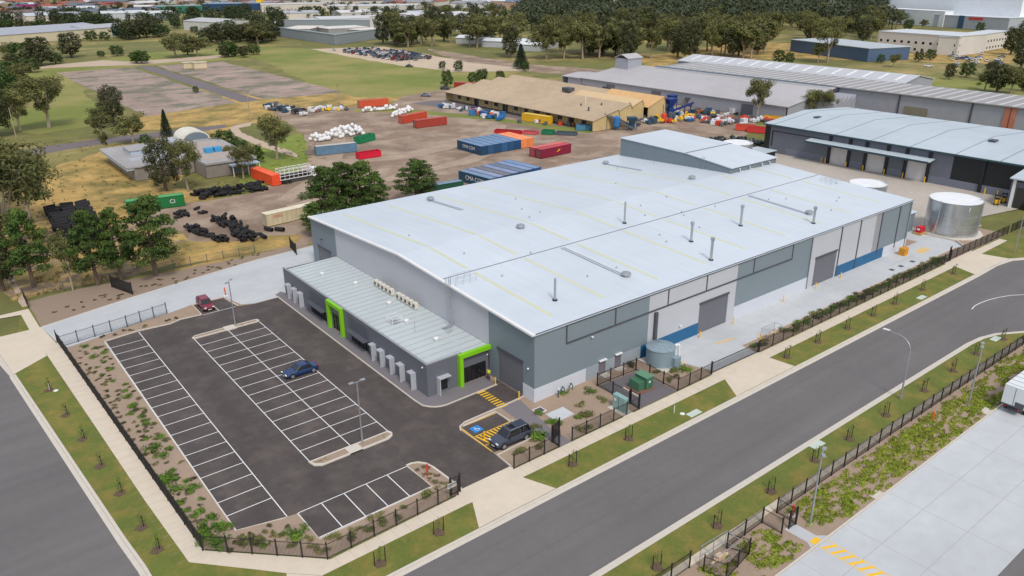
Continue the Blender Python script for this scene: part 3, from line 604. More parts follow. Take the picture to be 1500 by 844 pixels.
# ================================================================== SECOND WAREHOUSE (right, behind)
w2 = thing('warehouse', 'dark grey warehouse with three white roller doors under a long canopy behind silver tanks', 'warehouse', (144.9,0,0))
m_w2 = mat('wall_slate', (104,108,120), .6, .04, .4); m_w2b = mat('wall_slate_low', (116,121,134), .7, .04, .5); m_w2k = mat('wall_black', (24,28,34), .5, .05); m_rf2 = mat('roof_paleblue', (182,194,202), .45, .03, .3, var2=.07, streak=(.03,.9,.03), stripes=('Y',.76,.04,.12))
def a2(name, mb, m, p=None): return mb.build(name, m, p or w2)
def p2(ya, yb, z0, z1, m, x=0): a2('wall', B(x, .3, ya, yb, z0, z1), m)
doors = [(42.6,47.6),(32.0,37.2),(21.4,26.5)]
p2(47.9,61.5,2.0,8,m_w2); p2(47.9,61.5,0,1.98,m_w2b,-.04); p2(61.5,67,0,8,m_w2); p2(67,68.8,0,8,m_w2k)
for a, b in ((37.5,42.3),(26.8,31.7)): p2(a,b,1.9,8,m_w2); p2(a,b,0,1.88,m_w2b,-.04)
p2(15.6,21.1,1.9,8,m_w2); p2(-30,21.1,0,1.88,m_w2b,-.04); p2(-30,15.6,1.88,8,m_w2k)
for a, b in doors: p2(a-.3,b+.3,4.7,8,m_w2)
for a, b in doors:
    p2(a-.3,a,0,4.7,m_w2k); p2(b,b+.3,0,4.7,m_w2k)
    a2('roller_door', B(.1,.2,a,b,0,4.7), mat('white_door', (206,204,204), .5, stripes=('Z',.12,.05,.3)))
for y in (47.95,42.2,37.55,31.75,26.85,21.1,8.5): a2('pilaster', B(-.35,-.045,y-.4,y+.4,0,7.6), m_w2k)
q = MB(); q.box(-.16,-.003,50,66.3,6.2,6.35); q.box(-.16,-.003,66.1,66.3,2,6.2); q.build('dark_trim_frame', m_w2k, w2)
a2('canopy', MB().extr([(-3.3,5.5),(0,5.95),(0,6.15),(-3.3,5.75)],'y',19.8,53.8), m_rf2); a2('canopy_fascia', B(-3.45,-3.31,19.8,53.8,5.3,5.8), mat('teal_trim', (46,72,80)))
a2('roof', MB().extr([(-.6,8.0),(19.5,9.6),(44,7.9),(44,8.05),(19.5,9.8),(-.6,8.2)],'y',-30,69), m_rf2)
a2('eave_trim', B(-.85,-.61,-30,69.1,7.75,8.12), MC['teal_trim']); p2(-30,69,0,7.6,m_w2,.25) if False else None
a2('gable_wall', MB().extr([(.3,0),(43,0),(43,7.9),(19.5,9.55),(.3,8.0)],'y',68.5,68.8), m_w2)
a2('rear_wall', B(43,43.3,-30,68.8,0,7.9), m_w2)
for y in (65.8,56.5,46.6,36.4,26.1,15.1,5.1,-5): a2('roof_joint', MB().extr([(-.6,8.21),(19.5,9.81),(19.5,9.86),(-.6,8.26)],'y',y-.12,y+.12).extr([(19.5,9.81),(44,8.06),(44,8.11),(19.5,9.86)],'y',y-.12,y+.12), mat('joint_grey', (132,150,158)))
a2('roof_vent', B(14,16,12.5,14.2,9.3,9.9), m_dgrey); a2('roof_vent', B(12,14.2,60,61.3,9.2,9.6), m_dgrey)
for i, (x, y) in enumerate(((-.6,49.6),(-.6,48.4),(-.6,42.3),(-.6,37.5),(-.6,31.7),(-.6,26.8),(-.6,21.2),(-.6,7),(-.6,4.2))):
    b_ = MB().tube((144.9+x,y,0),(144.9+x,y,1.4),.14,n=8).ball((144.9+x,y,1.4),.14,.14,.06).build('bollard', m_yellow)
    tag(b_, '%s yellow bollard from the left along the wall of the dark grey warehouse' % ORD[i], 'bollard', 'bollards by the white doors')
# porch at the right edge
po = thing('entry_porch', 'pale pitched porch with white columns at the right edge beside the dark grey warehouse', 'porch', (138.2,-2.5,0))
MB().extr([(-1.8,6.4),(5,7.3),(5,7.55),(-1.8,6.65)],'y',-6,2.2).build('roof', m_rf2, po)
MB().box(-1.4,-1.0,.9,1.5,0,6.3).build('column', m_white, po); MB().box(-1.4,-1,-3.2,-2.6,0,6.3).build('column', m_white, po); MB().box(-.9,4,-6,2,0,5.8).build('wall', m_w2, po); MB().box(-1.1,-.91,-2.4,.6,0,4.6).build('window', m_dark, po)
# ================================================================== FENCES
def fence(a, b, label, h=1.85, bay=2.45, pick=.125, m=m_black, mp=None, group='site fences', mesh=False, pw=.015):
    a = Vector(a); b = Vector(b); L = (b-a).length; n = max(1, round(L/bay)); s = L/n
    f = thing('fence', label, 'fence', (a.x, a.y, 0), math.atan2(b.y-a.y, b.x-a.x), group)
    pm = B(-.055,.055,-.055,.055,0,h+.1).mesh('post', m)
    q = MB(); q.box(.05,s-.05,-.015,.015,h-.2,h-.15).box(.05,s-.05,-.015,.015,.14,.19)
    if mesh:
        for k in range(1, int(s/.12)): q.box(k*.12-.005,k*.12+.005,-.005,.005,.1,h-.1)
        for k in range(1, 9): q.box(.05,s-.05,-.006,.006,.1+k*.19,.11+k*.19)
    else:
        k = pick
        while k < s-.06: q.box(k-pw/2,k+pw/2,-.012,.012,.05,h); k += pick
    qm = q.mesh('panel', mp or m, fix=False)
    for i in range(n+1):
        o = link('post', pm, f); o.location = (i*s,0,0)
        if i < n: o = link('panel', qm, f); o.location = (i*s,0,0)
    return f
def gate(name, a, b, label, h=1.9, m=m_black, pick=.125, cat='gate', group=None, pw=.024):
    a = Vector(a); b = Vector(b); s = (b-a).length; f = thing(name, label, cat, (a.x,a.y,0), math.atan2(b.y-a.y,b.x-a.x), group)
    MB().box(-.07,.07,-.07,.07,0,h+.25).build('post', m, f); MB().box(s-.07,s+.07,-.07,.07,0,h+.25).build('post', m, f)
    q = MB().box(.1,s-.1,-.03,.03,.08,.18).box(.1,s-.1,-.03,.03,h-.08,h).box(.1,.17,-.03,.03,.18,h-.08).box(s-.17,s-.1,-.03,.03,.18,h-.08); k = .25
    while k < s-.2: q.box(k-pw/2,k+pw/2,-.012,.012,.18,h-.08); k += pick
    q.build('leaf', m, f); return f
fence((-43.3,57.0),(-41.2,-1.25), 'long black picket fence along the left footpath beside the car park garden')
fence((-41.2,-1.25),(-32.6,-9.6), 'short black picket fence cutting diagonally across the front corner of the lot')
fence((-32.6,-9.6),(-17.9,-9.3), 'black picket fence between the front footpath and the row of five parking bays')
gate('sliding_gate', (-18.6,-9.0),(-17.4,-8.95), 'black open sliding gate frame ending the fence at the car park entry', h=2.1)
sg = thing('sign', 'white notice plate fixed near the gate post at the car park entry', 'sign', (-18.5,-9.12,1.1)); B(-.55,.55,-.02,0,0,.6).build('plate', m_white, sg)
q = MB()
for k in range(3): q.box(-.4,.3-k*.15,-.024,-.021,.42-k*.15,.47-k*.15)
q.build('printed_lines', mat('print_grey', (120,125,135)), sg); MB().tube((-.5,.03,-1.1),(-.5,.03,.6),.03).build('post', m_galv, sg)
fence((-10.6,-9.35),(-4.1,-9.3), 'black picket fence in front of the parked dark four wheel drive')
gate('pedestrian_gate', (-4.0,-8.1),(-4.0,-9.25), 'black pedestrian gate standing open at the paved path', h=2.0)
gate('pedestrian_gate', (-2.3,-7.3),(-4.0,-8.0), 'black gate leaf across the paved path behind the open pedestrian gate', h=2.0, pick=.08)
fence((-2.1,-9.3),(9.0,-9.3), 'black picket fence between the footpath and the garden with the concrete slab')
gate('double_gate', (9.0,-9.25),(9.1,-7.7), 'black gate leaf folded back beside the pale green cabinet', h=2.0)
fence((9.0,-7.6),(9.0,-1.9), 'black picket fence on the left side of the green transformer enclosure', mp=m_black)
fence((9.0,-1.9),(16.0,-2.1), 'black picket fence behind the green transformer next to the grey doors')
fence((16.0,-2.1),(16.1,-9.3), 'black picket fence between the green transformer and the corrugated tank')
fence((16.1,-9.3),(23.0,-9.2), 'black picket fence between footpath and the garden beside the corrugated tank')
gate('sliding_gate', (23.1,-9.0),(33.2,-9.15), 'long black sliding gate across the concrete yard entry', h=1.6)
fence((33.4,-9.2),(36.6,-9.2), 'short black picket fence right after the long sliding gate')
fence((36.6,-9.2),(91.6,-9.0), 'long black picket fence beside the clipped garden strip of the service yard')
fence((92.2,-8.7),(116.4,-9.0), 'black fence below the big silver tank at the far end of the yard')
fence((118,-9.0),(140,-9.2), 'black fence past the walkway gap at the right edge of the photo')
gate('sliding_gate', (91.7,-8.6),(92.6,-8.4), 'black gate end frame at the far yard entry', h=2.3)
fence((-43.2,54.7),(-33.9,56.1), 'grey green steel fence between the white concrete driveway and garden, left half', m=mat('steel_blue', (60,76,84)), pick=.14)
fence((-33.9,56.1),(-27.7,57.5), 'grey green steel fence between the white concrete driveway and garden, right half', m=MC['steel_blue'], pick=.14)
fence((-44.4,79.2),(-6,76.6), 'thin wire mesh fence behind the mulch bank along the driveway', mesh=True, m=mat('wire', (90,92,88)), h=1.6, bay=3)
gate('swing_gate', (-31.8,75.0),(-29.9,69.2), 'black swing gate standing open beside the white driveway near the pines', h=2.1, pick=.1, pw=.05)
gate('swing_gate', (-.3,70.3),(.5,75.0), 'black swing gate standing open beside the left corner of the warehouse', h=2.1, pick=.1)
fence((-44.5,73.8),(-44.4,79.0), 'short dark mesh fence at the top of the left footpath', h=1.7)
fence((-60,-31.0),(-7.6,-31.0), 'black picket fence at the bottom edge left of the meter cage')
fence((-6.6,-31.0),(2.7,-31.0), 'black picket fence between the meter cage and the footpath gate') if False else None
fence((-2.9,-31.5),(2.7,-31.4), 'black picket fence between the meter cage and the walkway gate')
fence((2.7,-31.4),(2.8,-33.5), 'short black picket fence left of the yard walkway')
fence((5.1,-31.4),(5.1,-33.5), 'short black picket fence right of the yard walkway')
gate('pedestrian_gate', (4.0,-33.5),(5.05,-33.55), 'black pedestrian gate on the yard walkway by the lamp', h=1.9)
fence((5.1,-31.4),(66.5,-31.4), 'long black picket fence on the far side of the road beside the patchy grass garden')
fence((-7.0,-32.1),(-6.3,-34.0), 'black picket side of the meter cage facing the lower left'); fence((-6.3,-34.0),(-2.0,-33.3), 'black picket front of the meter cage beside the garden'); 
fence((-2.0,-33.3),(-2.9,-31.5), 'black picket end of the meter cage nearest the walkway')
mc = thing('meter_cage', 'light steel cage frame around beige pipework by the far side footpath', 'cage', (-6.6,-31.3,0), R(-2))
q = MB()
for x in (0,1.8,3.5):
    for y in (0,-1.7): q.tube((x,y,0),(x,y,2.1),.03)
for h in (1.0,2.1): q.path([(0,0,h),(3.5,0,h),(3.5,-1.7,h),(0,-1.7,h),(0,0,h)], .03)
q.build('frame', m_galv, mc); q = MB()
for k in range(1, 28): q.tube((k*.125,0,0),(k*.125,0,2.1),.008,n=3)
q.build('mesh_infill', m_galv, mc); MB().tube((.5,-.9,.5),(2.8,-.9,.5),.12).tube((1,-.9,0),(1,-.9,.8),.12).tube((2.3,-.9,0),(2.3,-.9,.8),.12).box(1.3,2.0,-1.1,-.6,.4,.9).build('pipework', mat('beige_pipe', (200,176,150)), mc)
m2 = thing('meter_cage', 'small grey cage with beige valve gear behind the fence at the concrete yard', 'cage', (37.6,-7.8,0), 0)
q = MB()
for x in (0,3.2):
    for y in (0,1.3): q.tube((x,y,0),(x,y,1.5),.03)
q.path([(0,0,1.5),(3.2,0,1.5),(3.2,1.3,1.5),(0,1.3,1.5),(0,0,1.5)], .03)
for k in range(1, 20): q.tube((k*.16,1.3,0),(k*.16,1.3,1.5),.01,n=3)
q.build('frame', m_galv, m2); MB().tube((.4,.6,.5),(2.6,.6,.5),.14).tube((2.2,.6,0),(2.2,.6,1.0),.14).build('pipework', MC['beige_pipe'], m2)
# ================================================================== LAMPS, BOLLARDS, HYDRANTS
def lamp(x, y, h, label, heads=((1,0),), rz=0, group='light poles'):
    t = thing('lamp_post', label, 'lamp post', (x,y,0), rz, group)
    MB().tube((0,0,0),(0,0,h),.11,.07,n=10).build('pole', m_galv, t); MB().tube((0,0,0),(0,0,.06),.28,n=12).build('base_plate', m_kerb, t)
    for hx, hy in heads: 
        l_ = MB().tube((0,0,h-.05),(hx*.5,hy*.5,h+.03),.04).rbox((hx*.7,hy*.7,h+.05),.55,.34,.1,math.atan2(hy,hx)).build('lamp_head', m_galv if len(heads) > 1 else m_black, t)
    return t
lamp(-21.0,45.75,7.4,'grey light pole at the top end of the middle parking rows',((.7,.7),(-.7,-.7)))
lamp(-21.2,5.0,8.2,'grey light pole at the bottom end of the middle parking rows',((-1,0),(1,0)))
lamp(6.2,-34.4,8.2,'grey light pole beside the walkway gate across the road',((1,.3),(-.5,-.5)))
lamp(41.0,-34.0,8.2,'grey light pole beside the parked white trailer',((1,.4),(-.6,-.2)))
sl = thing('street_lamp', 'tall curved grey street lamp arching over the road', 'street lamp', (36.2,-28.0,0))
q = MB(); q.tube((0,0,0),(0,0,6.6),.12,.08,n=10); pts = [(0,1.9*(1-math.cos(R(a))),6.6+1.7*math.sin(R(a))) for a in range(0,91,15)]+[(0,2.9,8.35)]
q.path(pts, .055); q.build('pole', m_galv, sl); MB().rbox((0,3.3,8.38),.3,.8,.12,rx=R(-3)).build('lamp_head', m_white, sl); MB().tube((0,0,0),(0,0,.5),.17,n=10).build('base', m_galv, sl)
b_ = g(1486,371); s3 = thing('street_lamp', 'grey street lamp pole at the far bend by the right edge', 'street lamp', (b_.x,b_.y,0))
MB().tube((0,0,0),(0,0,8),.11,.07).build('pole', m_galv, s3); MB().rbox((-.5,-.5,8),.8,.3,.12,R(45)).build('lamp_head', m_white, s3)
for x, y, lab in ((-1.0,6.7,'yellow bollard beside the worker at the left of the roller door'),(-.9,1.9,'yellow bollard at the white corner right of the roller door'),(30.6,-1.0,'yellow bollard left of the first roller door on the long side'),(38.4,-1.0,'yellow bollard right of the first roller door on the long side'),
    (60.6,-1.0,'yellow bollard left of the second roller door on the long side'),(68.3,-1.0,'yellow bollard right of the second roller door on the long side'),(36.9,-6.9,'yellow bollard inside the small cage by the concrete yard'),(-9.7,-2.7,'yellow bollard in the striped area beside the disabled bay'),(90.4,-1.0,'yellow post at the far end of the service yard'),(51.5,-.9,'low yellow post against the grey wall between the two roller doors')):
    t = thing('bollard', lab, 'bollard', (x,y,0), 0, 'yellow bollards'); MB().tube((0,0,0),(0,0,1.05),.085,n=10).ball((0,0,1.05),.085,.085,.05).build('tube', m_yellow, t); MB().tube((0,0,0),(0,0,.03),.16,n=10).build('base', m_yellow, t)
def hyd(x, y, lab, h=1.3, m=mat('signal_red', (206,60,40))):
    t = thing('hydrant', lab, 'hydrant', (x,y,0)); MB().tube((0,0,0),(0,0,h),.09,n=8).ball((0,0,h),.12,.12,.1).build('pipe', m, t)
    MB().tube((-.22,0,h*.7),(.22,0,h*.7),.06).build('outlet', m, t); MB().box(-.3,.3,-.3,.3,0,.05).build('pad', m_white, t)
hyd(-18.6,-4.6,'red hydrant standing in the mulch island at the car park entry',1.5); hyd(-17.9,58.9,'orange marker post near the parked maroon car',1.4,mat('orange', (226,92,40)))
hyd(6.0,-32.6,'red hydrant just behind the fence near the walkway gate',1.2); hyd(34.2,-32.9,'orange and white hydrant in the patchy garden left of the tall light pole',1.2,MC['orange'])
# ================================================================== TANKS, TRANSFORMER, CABINETS
m_colour = mat('tank_bluegrey', (132,152,162), .5, .05, .6, stripes=('Z',.18,.12,.3))
t = thing('water_tank', 'round blue-grey corrugated water tank with low conical roof by the warehouse wall', 'water tank', (20.2,-2.6,0))
MB().tube((0,0,.1),(0,0,2.5),1.95,n=40).build('shell', m_colour, t, smooth=False)
q = MB(); n = 40; q.add([(2.05*math.cos(2*math.pi*i/n),2.05*math.sin(2*math.pi*i/n),2.5) for i in range(n)]+[(0,0,3.15)], [(i,(i+1)%n,n) for i in range(n)]); 
for i in range(10): q.tube((2.03*math.cos(i*.628),2.03*math.sin(i*.628),2.53),(0,0,3.17),.02,n=4)
q.build('roof', m_colour, t); MB().prism([(-1.9,-2.5),(2.9,-2.5),(2.9,.9),(1.5,2.4),(-1.9,2.4)],-.02,.1).build('slab', m_kerb, t)
MB().box(.1,1.3,-2.55,-2.1+.2,.1,1.55).build('pump_box', m_colour, t, bevel=.04)
MB().path([(1.85,-.6,2.1),(2.6,-.8,2.25),(2.75,-.85,2.2),(2.8,-.9,.1)],.16,n=10).build('inlet_pipe', m_white, t)
t = thing('transformer', 'dark green electrical transformer kiosk inside the fenced paved enclosure', 'transformer', (12.9,-5.7,0))
mg = mat('kiosk_green', (64,110,84), .5, .05, .8)
MB().box(-1.0,.1,-.75,.95,.12,1.35).build('tank', mg, t, bevel=.04); MB().box(.11,1.35,-1.05,1.0,.12,1.75).build('cabinet', mg, t, bevel=.05); MB().box(-1.4,1.6,-1.3,1.2,0,.12).build('plinth', mat('red_brown', (130,90,80)), t)
MB().box(.02,1.44,-1.12,1.07,1.752,1.8).build('lid', mat('kiosk_lid', (96,140,112), .5), t); MB().box(.5,.78,-1.075,-1.06,1.0,1.3).build('warning_plate', m_white, t); q = MB(); q.box(.7,.72,-1.072,-1.055,.2,1.7); q.build('door_seam', m_black, t)
MB().prism([(-1.5,-1.6),(-1.5,1.3),(-1.9,1.3),(-1.9,-1.6)],.0,.1).build('slab', m_kerb, t)
area('enclosure_paving', [(9.2,-9.2),(16.0,-9.2),(15.9,-2.2),(9.2,-2.0)], .018, mat('dark_paving', (104,100,104), .9, .1, 2.))
t = thing('switch_cabinet', 'tall pale green switch cabinet on a small slab left of the transformer', 'cabinet', (7.1,-7.9,0), R(0))
MB().box(-.35,.35,-1.0,1.0,.1,2.0).build('cabinet', mat('pale_green', (136,170,168), .5), t, bevel=.04); MB().box(-.9,.7,-1.5,1.3,0,.1).build('slab', m_kerb, t); MB().box(-.38,.38,-.02,.02,.15,1.95).build('door_seam', m_dgrey, t); MB().box(-.372,-.352,.4,.7,1.2,1.5).build('warning_plate', m_white, t)
for i, (a, b, c, d_, nm) in enumerate(((-.8,2.0,-5.2,-3.1,'large white concrete slab lying in the garden near the warehouse corner'),)):
    tag(B(a,b,c,d_,0,.12).build('concrete_slab', m_conc), nm, 'slab')
t = thing('drain_pit', 'small square drain pit with white rim beside the paved path', 'drain pit', (-.7,-1.85,0)); MB().box(-.65,.65,-.6,-.5,0,.08).box(-.65,.65,.5,.6,0,.08).box(-.65,-.55,-.5,.5,0,.08).box(.55,.65,-.5,.5,0,.08).build('rim', m_white, t); B(-.55,.55,-.5,.5,0,.05).build('grate', m_dgrey, t)
for x, y, lab in ((13.5,-14.1,'pale side entry pit lid in the verge opposite the transformer'),(70.5,-14.0,'pale side entry pit lid in the far verge near the second roller door'),(19.0,-27.2,'pale side entry pit lid in the verge across the road'),(63.5,-28.1,'pale side entry pit lid at the bend in the verge across the road')):
    tag(MB().box(x-1,x+1,y-.45,y+.45,-.05,.05).build('pit_lid', mat('pit_lid', (190,202,190), .8)), lab, 'pit lid', 'side entry pit lids')
for k, (x, y) in enumerate(((4.2,-.6),(5.6,-.6))):
    t = thing('backflow_valve', ('left' if k == 0 else 'right')+' one of two small dark green valves on the white wall base', 'valve', (x,y,0)); MB().tube((-.3,0,0),(-.3,0,.7),.05).tube((.3,0,0),(.3,0,.7),.05).path([(-.3,0,.7),(0,0,.95),(.3,0,.7)],.06).build('pipe', mat('valve_green', (40,86,80)), t); MB().ball((0,0,1.0),.16,.16,.08).build('wheel', MC['valve_green'], t)
t = thing('tap_post', 'small grey tap post with white sign at the wall base near the corner', 'post', (3.2,-.9,0)); MB().box(-.07,.07,-.07,.07,0,1.1).build('post', m_dgrey, t); B(-.15,.15,-.1,-.07,1.1,1.45).build('sign', m_white, t)
for i, (x, y, lab) in enumerate(((11.7,-12.5,'white marker post standing in the verge grass opposite the transformer'),(-46.8,41.9,'white marker post in the left verge by the first young tree'))):
    t = thing('marker_post', lab, 'post', (x,y,0)); MB().tube((0,0,0),(0,0,1.0),.05).build('post', m_white, t); MB().tube((.6,-.8,0),(.6,-.8,.04),.3,n=12).build('cover', m_white, t)
for x, y, lab in ((24.7,-31.9+-1.5,'pale drain lid'),): pass
for px, py, lab in ((1285,725,'pale square pit lid at the yard kerb across the road'),(1444,602,'pale square pit lid next to the white trailer'),(1219,758,'small white lid in the patchy garden by the walkway')):
    b_ = g(px, py); s = .8 if 'small' not in lab else .25
    tag(B(b_.x-s,b_.x+s,b_.y-.6*s,b_.y+.6*s,0,.05).build('pit_lid', m_kerb), lab, 'pit lid')
# silver tanks
def bigtank(x, y, r, h, label, ground=0):
    t = thing('water_tank', label, 'water tank', (x,y,0))
    m = mat('tank_zinc', (196,202,206), .28, .12, .35, metal=.8, var2=.15, scale2=.2)
    n = 48; v = []; 
    MB().tube((0,0,.15),(0,0,h),r,n=n).build('shell', m, t, smooth=False)
    q = MB()
    for z in (h*.33,h*.62,h-.02): q.tube((0,0,z),(0,0,z+.08),r+.04,n=n)
    q.build('ring', m_galv, t); MB().tube((0,0,h+.07),(0,0,h+.12),r-.05,n=n).build('roof', mat('tank_roof', (226,228,230), .6), t)
    q = MB()
    for dx in (-.3,.3): q.tube((dx,-r-.25,.3),(dx,-r-.25,h+.9),.04)
    for k in range(int(h/.35)): q.tube((-.3,-r-.25,.5+k*.35),(.3,-r-.25,.5+k*.35),.025)
    q.path([(-.3,-r-.25,h+.9),(-.3,-r+.6,h+.9)],.04).path([(.3,-r-.25,h+.9),(.3,-r+.6,h+.9)],.04)
    q.build('ladder', m_galv, t); MB().box(-r*.62,-r*.62+1.3,-r*.82,-r*.82+.06,h-1.2,h-.4).build('label_plate', m_white, t)
    q = MB()
    for k in range(6):
        a = R(-60+k*8); q.tube(((r-.4)*math.cos(a),(r-.4)*math.sin(a),h),((r-.4)*math.cos(a),(r-.4)*math.sin(a),h+1.1),.03)
    q.path([((r-.4)*math.cos(R(-60+k*8)),(r-.4)*math.sin(R(-60+k*8)),h+1.1) for k in range(6)],.03).build('guard_rail', m_galv, t)
    MB().path([(-r-.3,.6,h+.3),(-r-.3,.6,h*.5),(-r-.9,.8,.2)],.12).build('pipe', m_galv, t)
    MB().prism([((r+1.1)*math.cos(2*math.pi*i/16),(r+1.1)*math.sin(2*math.pi*i/16)) for i in range(16)],-.02,.14).build('base_slab', m_kerb, t)
    return t
bigtank(109.2,-.9,4.9,6.8,'large silver zinc water tank with white roof at the far right end of the yard')
bigtank(109.6,17.8,3.9,6.2,'silver water tank with white roof partly hidden behind the warehouse roof edge')
bigtank(123.6,62.5,3.9,6.2,'silver water tank farthest away beside the raised roof block')
pu = thing('pump_unit', 'red diesel pump on a timber skid in front of the large silver tank', 'pump', (103.0,2.2,0)); MB().box(-1.2,1.2,-.8,.8,0,.4).build('skid', mat('timber', (186,146,84), .8), pu); MB().box(-.8,.9,-.55,.55,.42,1.6).build('housing', mat('pump_red', (200,22,40), .4), pu, bevel=.08); MB().tube((.3,0,1.6),(.3,0,2.4),.08).build('exhaust', m_galv, pu); MB().box(-.82,-.805,-.3,.3,.9,1.3).build('vent', m_white, pu)
pl = thing('pallet_stack', 'orange timber pallet crate standing against the white wall base', 'pallet crate', (88.2,-1.9,0)); q = MB()
for k in range(6): q.box(-.7,.7,-.6,.6,k*.24,k*.24+.16)
q.build('boards', mat('orange_timber', (214,150,50), .8), pl); MB().box(-.65,-.5,-.55,.55,0,1.45).box(.5,.65,-.55,.55,0,1.45).build('bearers', MC['orange_timber'], pl)
for i, (x, y) in enumerate(((137.4,1.6),(140.2,1.2))):
    t = thing('forklift', ('left' if i == 0 else 'right')+' yellow forklift of the pair parked at the corner of the dark warehouse', 'forklift', (x,y,0), R(200))
    MB().box(-1.0,.9,-.6,.6,.25,1.1).build('body', mat('forklift_yellow', (230,180,30), .4), t, bevel=.1); q = MB()
    for a in (-.6,.5):
        for b in (-.5,.5): q.tube((a,b,1.1),(a*.8,b,2.0),.04)
    q.box(-.6,.5,-.55,.55,2.0,2.06); q.build('overhead_guard', m_black, t); q = MB().box(.95,1.1,-.45,-.35,.1,2.2).box(.95,1.1,.35,.45,.1,2.2); q.build('mast', m_black, t); MB().box(1.1,2.1,-.35,-.25,.1,.16).box(1.1,2.1,.25,.35,.1,.16).build('fork', m_black, t)
    for a in (-.7,.6):
        for b in (-.6,.5): MB().tube((a,b-.0,.3),(a,b+.12,.3),.3,n=12).build('wheel', m_tyre, t)
    MB().box(-.3,.2,-.3,.3,1.1,1.4).build('seat', m_black, t)
t = thing('storage_shed', 'low black shed with pale flat roof between the far tank and dark warehouse', 'shed', (128.5,58.5,0)); B(0,7,0,6,0,3).build('wall', MC['wall_black'], t); MB().box(-.3,7.3,-.3,6.3,3.0,3.15).build('roof', MC['roof_paleblue'], t); B(-.05,-.005,1.2,3,0,2.6).build('door', m_kerb, t)
# storm pit grates in yard
for x, y in ((79,-4.6),(82,-4.7),(86,-4.8)): struct(B(x-.5,x+.5,y-.4,y+.4,.012,.022).build('drain_grate', m_dgrey))
# ================================================================== VEHICLES
def carmesh(L, W, H, kind):
    """returns (body, glass) mesh builders: body lofted over stations along x (front = +x)"""
    hl = L/2; zb = .22 if kind != 'suv' else .34; sh = H*.60 if kind != 'suv' else H*.58; hood = sh-.04
    if kind == 'sedan': st = [(-hl,.72,.45,sh-.12),(-hl+.12,.9,zb,sh-.04),(-hl+.9,1,zb,sh),(0,1,zb,sh),(hl-1.5,1,zb,sh-.02),(hl-.5,.95,zb,hood-.14),(hl-.08,.82,zb+.05,hood-.3),(hl,.7,.4,hood-.38)]; gr = [(-hl+.75,-hl+1.45),(hl-1.45,hl-2.15)]
    else: st = [(-hl,.86,.5,sh-.05),(-hl+.08,.95,zb,sh),(-hl+.9,1,zb,sh),(0,1,zb,sh),(hl-1.35,1,zb,sh),(hl-.4,.96,zb,hood-.08),(hl-.06,.86,zb+.05,hood-.2),(hl,.78,.5,hood-.3)]; gr = [(-hl+.08,-hl+.42),(hl-1.3,hl-1.95)]
    b = MB(); w = W/2; vs = []; 
    for x, k, z0, z1 in st:
        vs += [(x,-w*k*.94,z0),(x,-w*k,z0+.2),(x,-w*k,(z0+z1)/2+.08),(x,-w*k*.93,z1),(x,w*k*.93,z1),(x,w*k,(z0+z1)/2+.08),(x,w*k,z0+.2),(x,w*k*.94,z0)]
    fs = []
    for i in range(len(st)-1):
        for j in range(8): a = i*8+j; c = i*8+(j+1) % 8; fs.append((a,c,c+8,a+8))
    fs += [tuple(range(8))[::-1], tuple(range(len(vs)-8,len(vs)))]; b.add(vs, fs)
    (r0_, r1), (f0, f1) = gr; wb, wt = w*.90, w*.74; zt = H-.05
    g_ = MB(); z0 = sh-.03
    P_ = [(r0_,wb,z0),(f0,wb,z0),(f1,wt,zt),(r1,wt,zt)]
    vs = [(x,-y,z) for x,y,z in P_]+[(x,y,z) for x,y,z in P_]; g_.add(vs, [(0,1,2,3),(7,6,5,4),(0,4,5,1),(1,5,6,2),(2,6,7,3),(3,7,4,0)])
    r = MB(); r.add([(r1-.05,-wt-.02,zt-.01),(f1+.05,-wt-.02,zt-.01),(f1+.05,wt+.02,zt-.01),(r1-.05,wt+.02,zt-.01),(r1+.1,-wt+.1,H),(f1-.1,-wt+.1,H),(f1-.1,wt-.1,H),(r1+.1,wt-.1,H)], [(0,3,2,1),(4,5,6,7),(0,1,5,4),(1,2,6,5),(2,3,7,6),(3,0,4,7)])
    for s in (-1, 1):
        for t0 in ((0,),): 
            r.tube((r0_-.02,s*wb,z0),(r1,s*(wt+.01),zt),.05,n=4); r.tube((f0+.02,s*wb,z0),(f1,s*(wt+.01),zt),.045,n=4)
            m_ = (r1+f1)/2-.05; r.tube((m_,s*(wb+.005),z0),(m_+.0,s*(wt+.015),zt),.045,n=4)
            if kind == 'suv': r.tube((r1+.75,s*(wb+.005),z0),(r1+.7,s*(wt+.015),zt),.05,n=4)
    return b, g_, r
